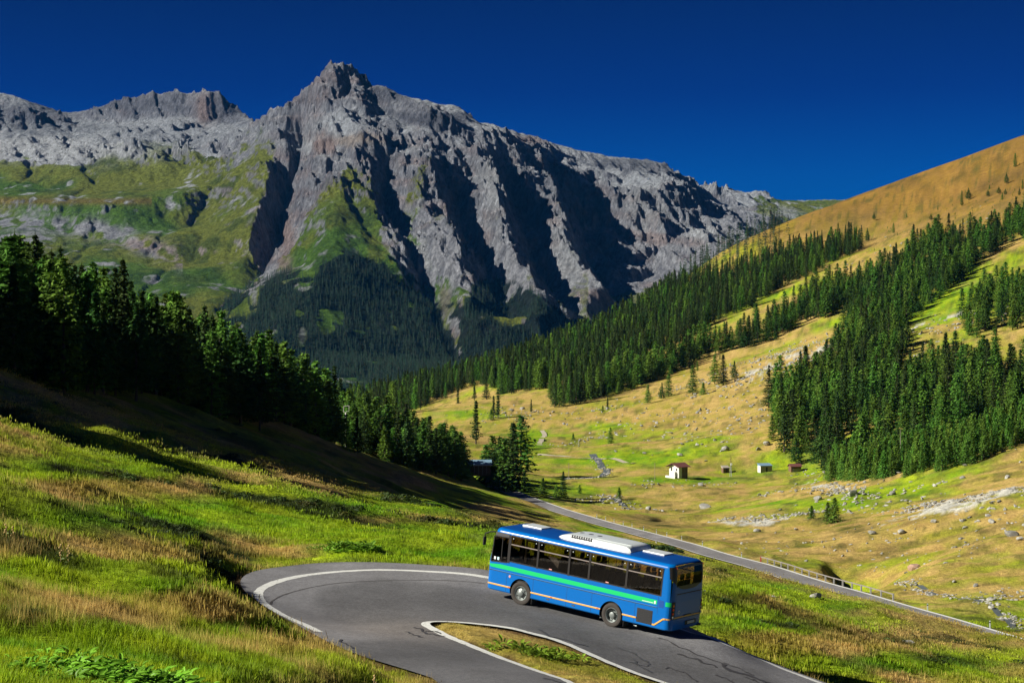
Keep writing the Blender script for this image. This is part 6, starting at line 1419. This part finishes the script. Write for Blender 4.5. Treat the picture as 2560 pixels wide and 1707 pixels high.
m_ = MB(); m_.add([(-W_/2-1.8, -D_/2-.9, H_-.15), (W_/2+1.0, -D_/2-.9, H_-.15), (W_/2+1.0, 0, H_+1.45), (-W_/2-1.8, 0, H_+1.45)], [(0, 1, 2, 3)]); m_.add([(-W_/2-1.8, D_/2+.9, H_-.15), (W_/2+1.0, D_/2+.9, H_-.15), (W_/2+1.0, 0, H_+1.45), (-W_/2-1.8, 0, H_+1.45)], [(0, 1, 2, 3)])
rf = m_.build('roof', M_ROOFR, e); md = rf.modifiers.new('t', 'SOLIDIFY'); md.thickness = .16
for yy, zz, ww, hh in ((1.5, 2.4, .9, 1.5), (-1.6, 2.5, .8, 1.0), (-1.4, .3, .9, 1.0)):
    m_ = MB(); m_.box(-W_/2-.44, -W_/2-.40, yy-ww/2, yy+ww/2, zz, zz+hh); m_.build('window' if hh < 1.4 else 'door', M_DARK, e)
for xx in (-.2, 1.5): m_ = MB(); m_.box(xx-.4, xx+.4, -D_/2-.05, -D_/2-.005, 1.9, 3.0); m_.build('shutter', M_WOOD, e)
m_ = MB(); m_.poly([(-W_/2-1.6, D_/2-.5, -.6), (-W_/2-1.6, -1.0, 2.2), (-W_/2-1.6, -1.8, 2.2), (-W_/2-1.6, -1.8, -.6)], (1.1, 0, 0)); m_.build('stair', M_WALLW, e)
m_ = MB(); m_.box(-W_/2-2.6, -W_/2-1.7, -D_/2, D_/2, -.6, .5); m_.build('terrace_wall', M_WALLW, e)
def small_hut(name, px, py, rz, lab, w, d, h, wm, rm, mono=True, door=True):
    e, Yh = hut_root(name, px, py, rz, lab); m_ = MB(); m_.box(-w/2, w/2, -d/2, d/2, -.6, h); m_.build('wall', wm, e)
    if mono: m_ = MB(); m_.poly([(-w/2-.3, -d/2-.4, h+.02), (-w/2-.3, d/2+.3, h+.85), (-w/2-.3, d/2+.3, h+.97), (-w/2-.3, -d/2-.4, h+.14)], (w+.6, 0, 0)); m_.poly([(-w/2, -d/2+.02, h), (-w/2, d/2, h+.78), (-w/2, d/2, h)], (w, 0, 0)); m_.build('roof', rm, e)
    else: m_ = MB(); m_.poly([(-w/2-.4, -d/2-.5, h-.1), (-w/2-.4, 0, h+1.0), (-w/2-.4, d/2+.5, h-.1), (-w/2-.4, d/2+.5, h+.06), (-w/2-.4, 0, h+1.2), (-w/2-.4, -d/2-.5, h+.06)], (w+.8, 0, 0)); m_.poly([(-w/2+.03, -d/2, h), (-w/2+.03, 0, h+1.0), (-w/2+.03, d/2, h)], (w-.06, 0, 0)); m_.build('roof', rm, e)
    if door: m_ = MB(); m_.box(-.35+.2, .35+.2, -d/2-.06, -d/2-.003, -.3, 1.9); m_.build('door', M_DARK, e)
    return e
e = small_hut('hut', 1912, 1186, R(14), 'small pale hut with a blue-grey lean-to roof', 5.2, 3.6, 2.4, M_GWALL, M_ROOFG)
m_ = MB(); m_.box(-2.64, -2.605, -1.78, 1.78, -.5, 2.38); m_.build('side_wall', M_WALLW, e)
small_hut('wooden_shed', 1813, 1182, R(18), 'tiny brown wooden shed left of the electricity pole', 2.8, 2.2, 1.9, M_WOOD, M_GWALL)
e = small_hut('shed', 1987, 1180, R(14), 'brown shed with a rust-red roof against the edge of the wood', 4.6, 3.2, 2.2, M_WOOD, M_ROOFR, mono=False, door=False)
m_ = MB(); m_.box(-1.6, 2.28, -1.66, -1.61, -.4, 1.3); m_.build('stone_plinth', simple('pale_stone_plinth', (.28, .27, .25), .9), e)
e, Yh = hut_root('electricity_pole', 1827, 1193, 0, 'twin-legged electricity pole with a transformer box beside the tiny shed', 'pole')
m_ = MB(); m_.tube([(-.35, 0, -.5), (-.1, 0, 5.6)], .13, 7); m_.tube([(.35, 0, -.5), (.1, 0, 5.6)], .13, 7); m_.build('leg', M_POLEG, e)
m_ = MB(); m_.tube([(0, 0, 4.8), (0, 0, 8.2)], .12, 7); m_.build('pole_top', M_WOOD, e)
m_ = MB(); m_.box(-.1, .6, -.35, .35, 4.6, 5.5); m_.build('transformer', M_WALLW, e, bevel=.08)
m_ = MB(); m_.bar((-.9, 0, 7.2), (.9, 0, 7.2), .12, .12); m_.build('crossarm', M_WOOD, e)
for i, (px, py, h, lab) in enumerate([(1637,1200,7.5,'thin wooden line pole left of the chalet'),(1422,1200,6.5,'thin wooden line pole beside the brook spruce')]):
    e, Yh = hut_root('line_pole', px, py, 0, lab, 'pole'); m_ = MB(); m_.tube([(0, 0, -.4), (0, 0, h)], [.13, .08], 6); m_.build('mast', simple('line_pole_wood', (.25, .2, .14), .9) if i == 0 else bpy.data.materials['line_pole_wood'], e); m_ = MB(); m_.bar((-.5, 0, h-.5), (.5, 0, h-.5), .08, .08); m_.build('crossarm', M_WOOD, e)
# long shed half hidden by the trees
p = P(1163, 1118, 760); zg = gz(p[0], p[1]+12); e = empty('long_shed', (p[0], p[1]+12, min(p[2]-1.0, zg+2)), R(6)); tag(e, 'long low shed with a blue-grey roof half hidden behind the trees', 'shed')
m_ = MB(); m_.box(-5.5, 9.5, -2.5, 2.5, -3, 1.1); m_.build('wall', M_WOOD, e)
m_ = MB(); m_.poly([(-6, -3.1, 1.05), (-6, 0, 2.9), (-6, 3.1, 1.05), (-6, 3.1, 1.2), (-6, 0, 3.1), (-6, -3.1, 1.2)], (16, 0, 0)); m_.build('roof', M_ROOFG, e)
m_ = MB(); m_.bar((-6, -3.15, 1.12), (10, -3.15, 1.12), .1, .25); m_.build('gutter', M_WALLW, e)
for k in range(9): m_ = MB(); m_.box(-5+k*1.6, -4.9+k*1.6, -2.62, -2.51, -2.6, .9); m_.build('wall_post', M_POLEG, e)
# ski-lift pylon
p = P(864, 1030, 640); e = empty('lift_pylon', (p[0], p[1], p[2]-8)); tag(e, 'white ski-lift pylon head showing beside the left wood', 'pylon')
m_ = MB(); m_.tube([(0, 0, -4), (.1, 0, 8)], .28, 8); m_.build('mast', M_WALLW, e)
m_ = MB()
for a, b2 in (((-.7, 0, 8), (1.1, 0, 8.4)), ((-.7, 0, 8), (-.6, 0, 9.9)), ((1.1, 0, 8.4), (1.1, 0, 10.1)), ((-.6, 0, 9.9), (1.1, 0, 10.1))): m_.bar(a, b2, .18, .18)
m_.build('head_frame', M_WALLW, e)

for i, (dx_, dy_, lb) in enumerate(((-.6, -6, 'conifer right in front of the ski-lift pylon'), (2.6, -8, 'slim conifer touching the right of the ski-lift pylon'))):
    gx_, gy_ = p[0]+dx_, p[1]+dy_; gzz = gz(gx_, gy_); place_tree('larch', gx_, gy_, gzz, max(.3, (p[2]-1.2-i*1.0-gzz)/20), lb, None, sx=1.2)
# ------------------------------------------------------------ railing and posts on the lower road
def r2_at(px):
    u = ray_w(px, 1400)[0]; return u
dd = np.gradient(R2S[:, :2], axis=0); dd /= np.hypot(dd[:, 0], dd[:, 1])[:, None]; nn = np.stack([dd[:, 1], -dd[:, 0]], 1)
side = 1 if (nn[len(nn)//2, 0] > 0) == True else -1
def edge_pt(px, off):
    q = R2S[:, :2]+nn*off; pxs = pix(q[:, 0], q[:, 1], R2S[:, 2])[0]; order = np.argsort(pxs)
    x_ = np.interp(px, pxs[order], q[order, 0]); y_ = np.interp(px, pxs[order], q[order, 1]); z_ = np.interp(px, pxs[order], R2S[order, 2]); return Vector((x_, y_, z_))
test = pix(*(R2S[len(R2S)//2, :2]+nn[len(nn)//2]*3.5), R2S[len(R2S)//2, 2]); FAR = 1 if test[0] > pix(*R2S[len(R2S)//2])[0] else -1
posts_px = [1902, 1919, 1936, 1953, 1970, 1987, 2005, 2023, 2043, 2064, 2085, 2107, 2130, 2153, 2177, 2203, 2233]
M_CONC = simple('concrete_post', (.30, .30, .29), .85, noise=.15, nscale=4); M_REDP = simple('red_post_paint', (.42, .05, .04), .6)
rail = empty('road_railing', tuple(edge_pt(2060, FAR*3.55))); tag(rail, 'post-and-beam railing along the far side of the lower road', 'railing'); off_ = rail.location.copy()
pp = [edge_pt(a, FAR*3.55) for a in posts_px]
for i, p in enumerate(pp):
    q = p-off_; m_ = MB(); m_.box(q.x-.13, q.x+.13, q.y-.13, q.y+.13, q.z-.5, q.z+1.12); o = m_.build('post', M_REDP if i == 0 else M_CONC, rail)
    if i == 0: o['label'] = 'red-painted end post'
for i, (a, b2) in enumerate(zip(pp[:-1], pp[1:])):
    m_ = MB(); m_.bar(a-off_+Vector((0, 0, 1.02)), b2-off_+Vector((0, 0, 1.02)), .12, .18); m_.build('rail', simple('rail_wood', (.20, .18, .165), .85) if i == 0 else bpy.data.materials['rail_wood'], rail)
proto = None
locs = [(x_, FAR, 1) for x_ in (1492, 1514, 1535, 1558, 1580, 1609, 1641, 1667, 1704, 1756, 1854, 2319, 2475)]+[(x_, -FAR, 1) for x_ in (1917, 2034, 2186, 2252, 2300, 2372)]
FLAB = ['thin white marker post on the far side of the lower road', 'thin white marker post on the near side of the lower road']
for i, (x_, sd_, _) in enumerate(locs):
    p = edge_pt(x_, sd_*3.9); p.z = max(p.z, gz(p.x, p.y)) if sd_ == FAR else p.z
    if proto is None:
        e = empty('road_marker', p); m_ = MB(); m_.box(-.09, .09, -.07, .07, -.4, .95); pb_ = m_.build('post', M_WHITE, e); m_ = MB(); m_.box(-.094, .094, -.074, .074, .62, .80); m_.build('band', M_BLK, e); proto = e
    else: e = copy_tree(proto); e.location = p
    tag(e, FLAB[0 if sd_ == FAR else 1], 'marker post', 'white marker posts on the %s side of the lower road' % ('far' if sd_ == FAR else 'near'))
# wire-fence stakes along the lower edge of the big wood
proto = None
for i in range(26):
    t = i/25; px = 2060+t*500; py = 1186-10*math.sin(t*3)-95*t**1.7; p = drop_g(px, py, 450, 1000)
    if proto is None: e = empty('fence_stake', (p[0], p[1], gz(p[0], p[1]))); m_ = MB(); m_.tube([(0, 0, -.3), (.05, 0, 1.3)], .07, 5); m_.build('stake', M_GWALL, e); proto = e
    else: e = copy_tree(proto); e.location = (p[0], p[1], gz(p[0], p[1]))
    tag(e, 'short wooden fence stake in the row below the big wood', 'stake', 'stakes along the lower edge of the big wood')
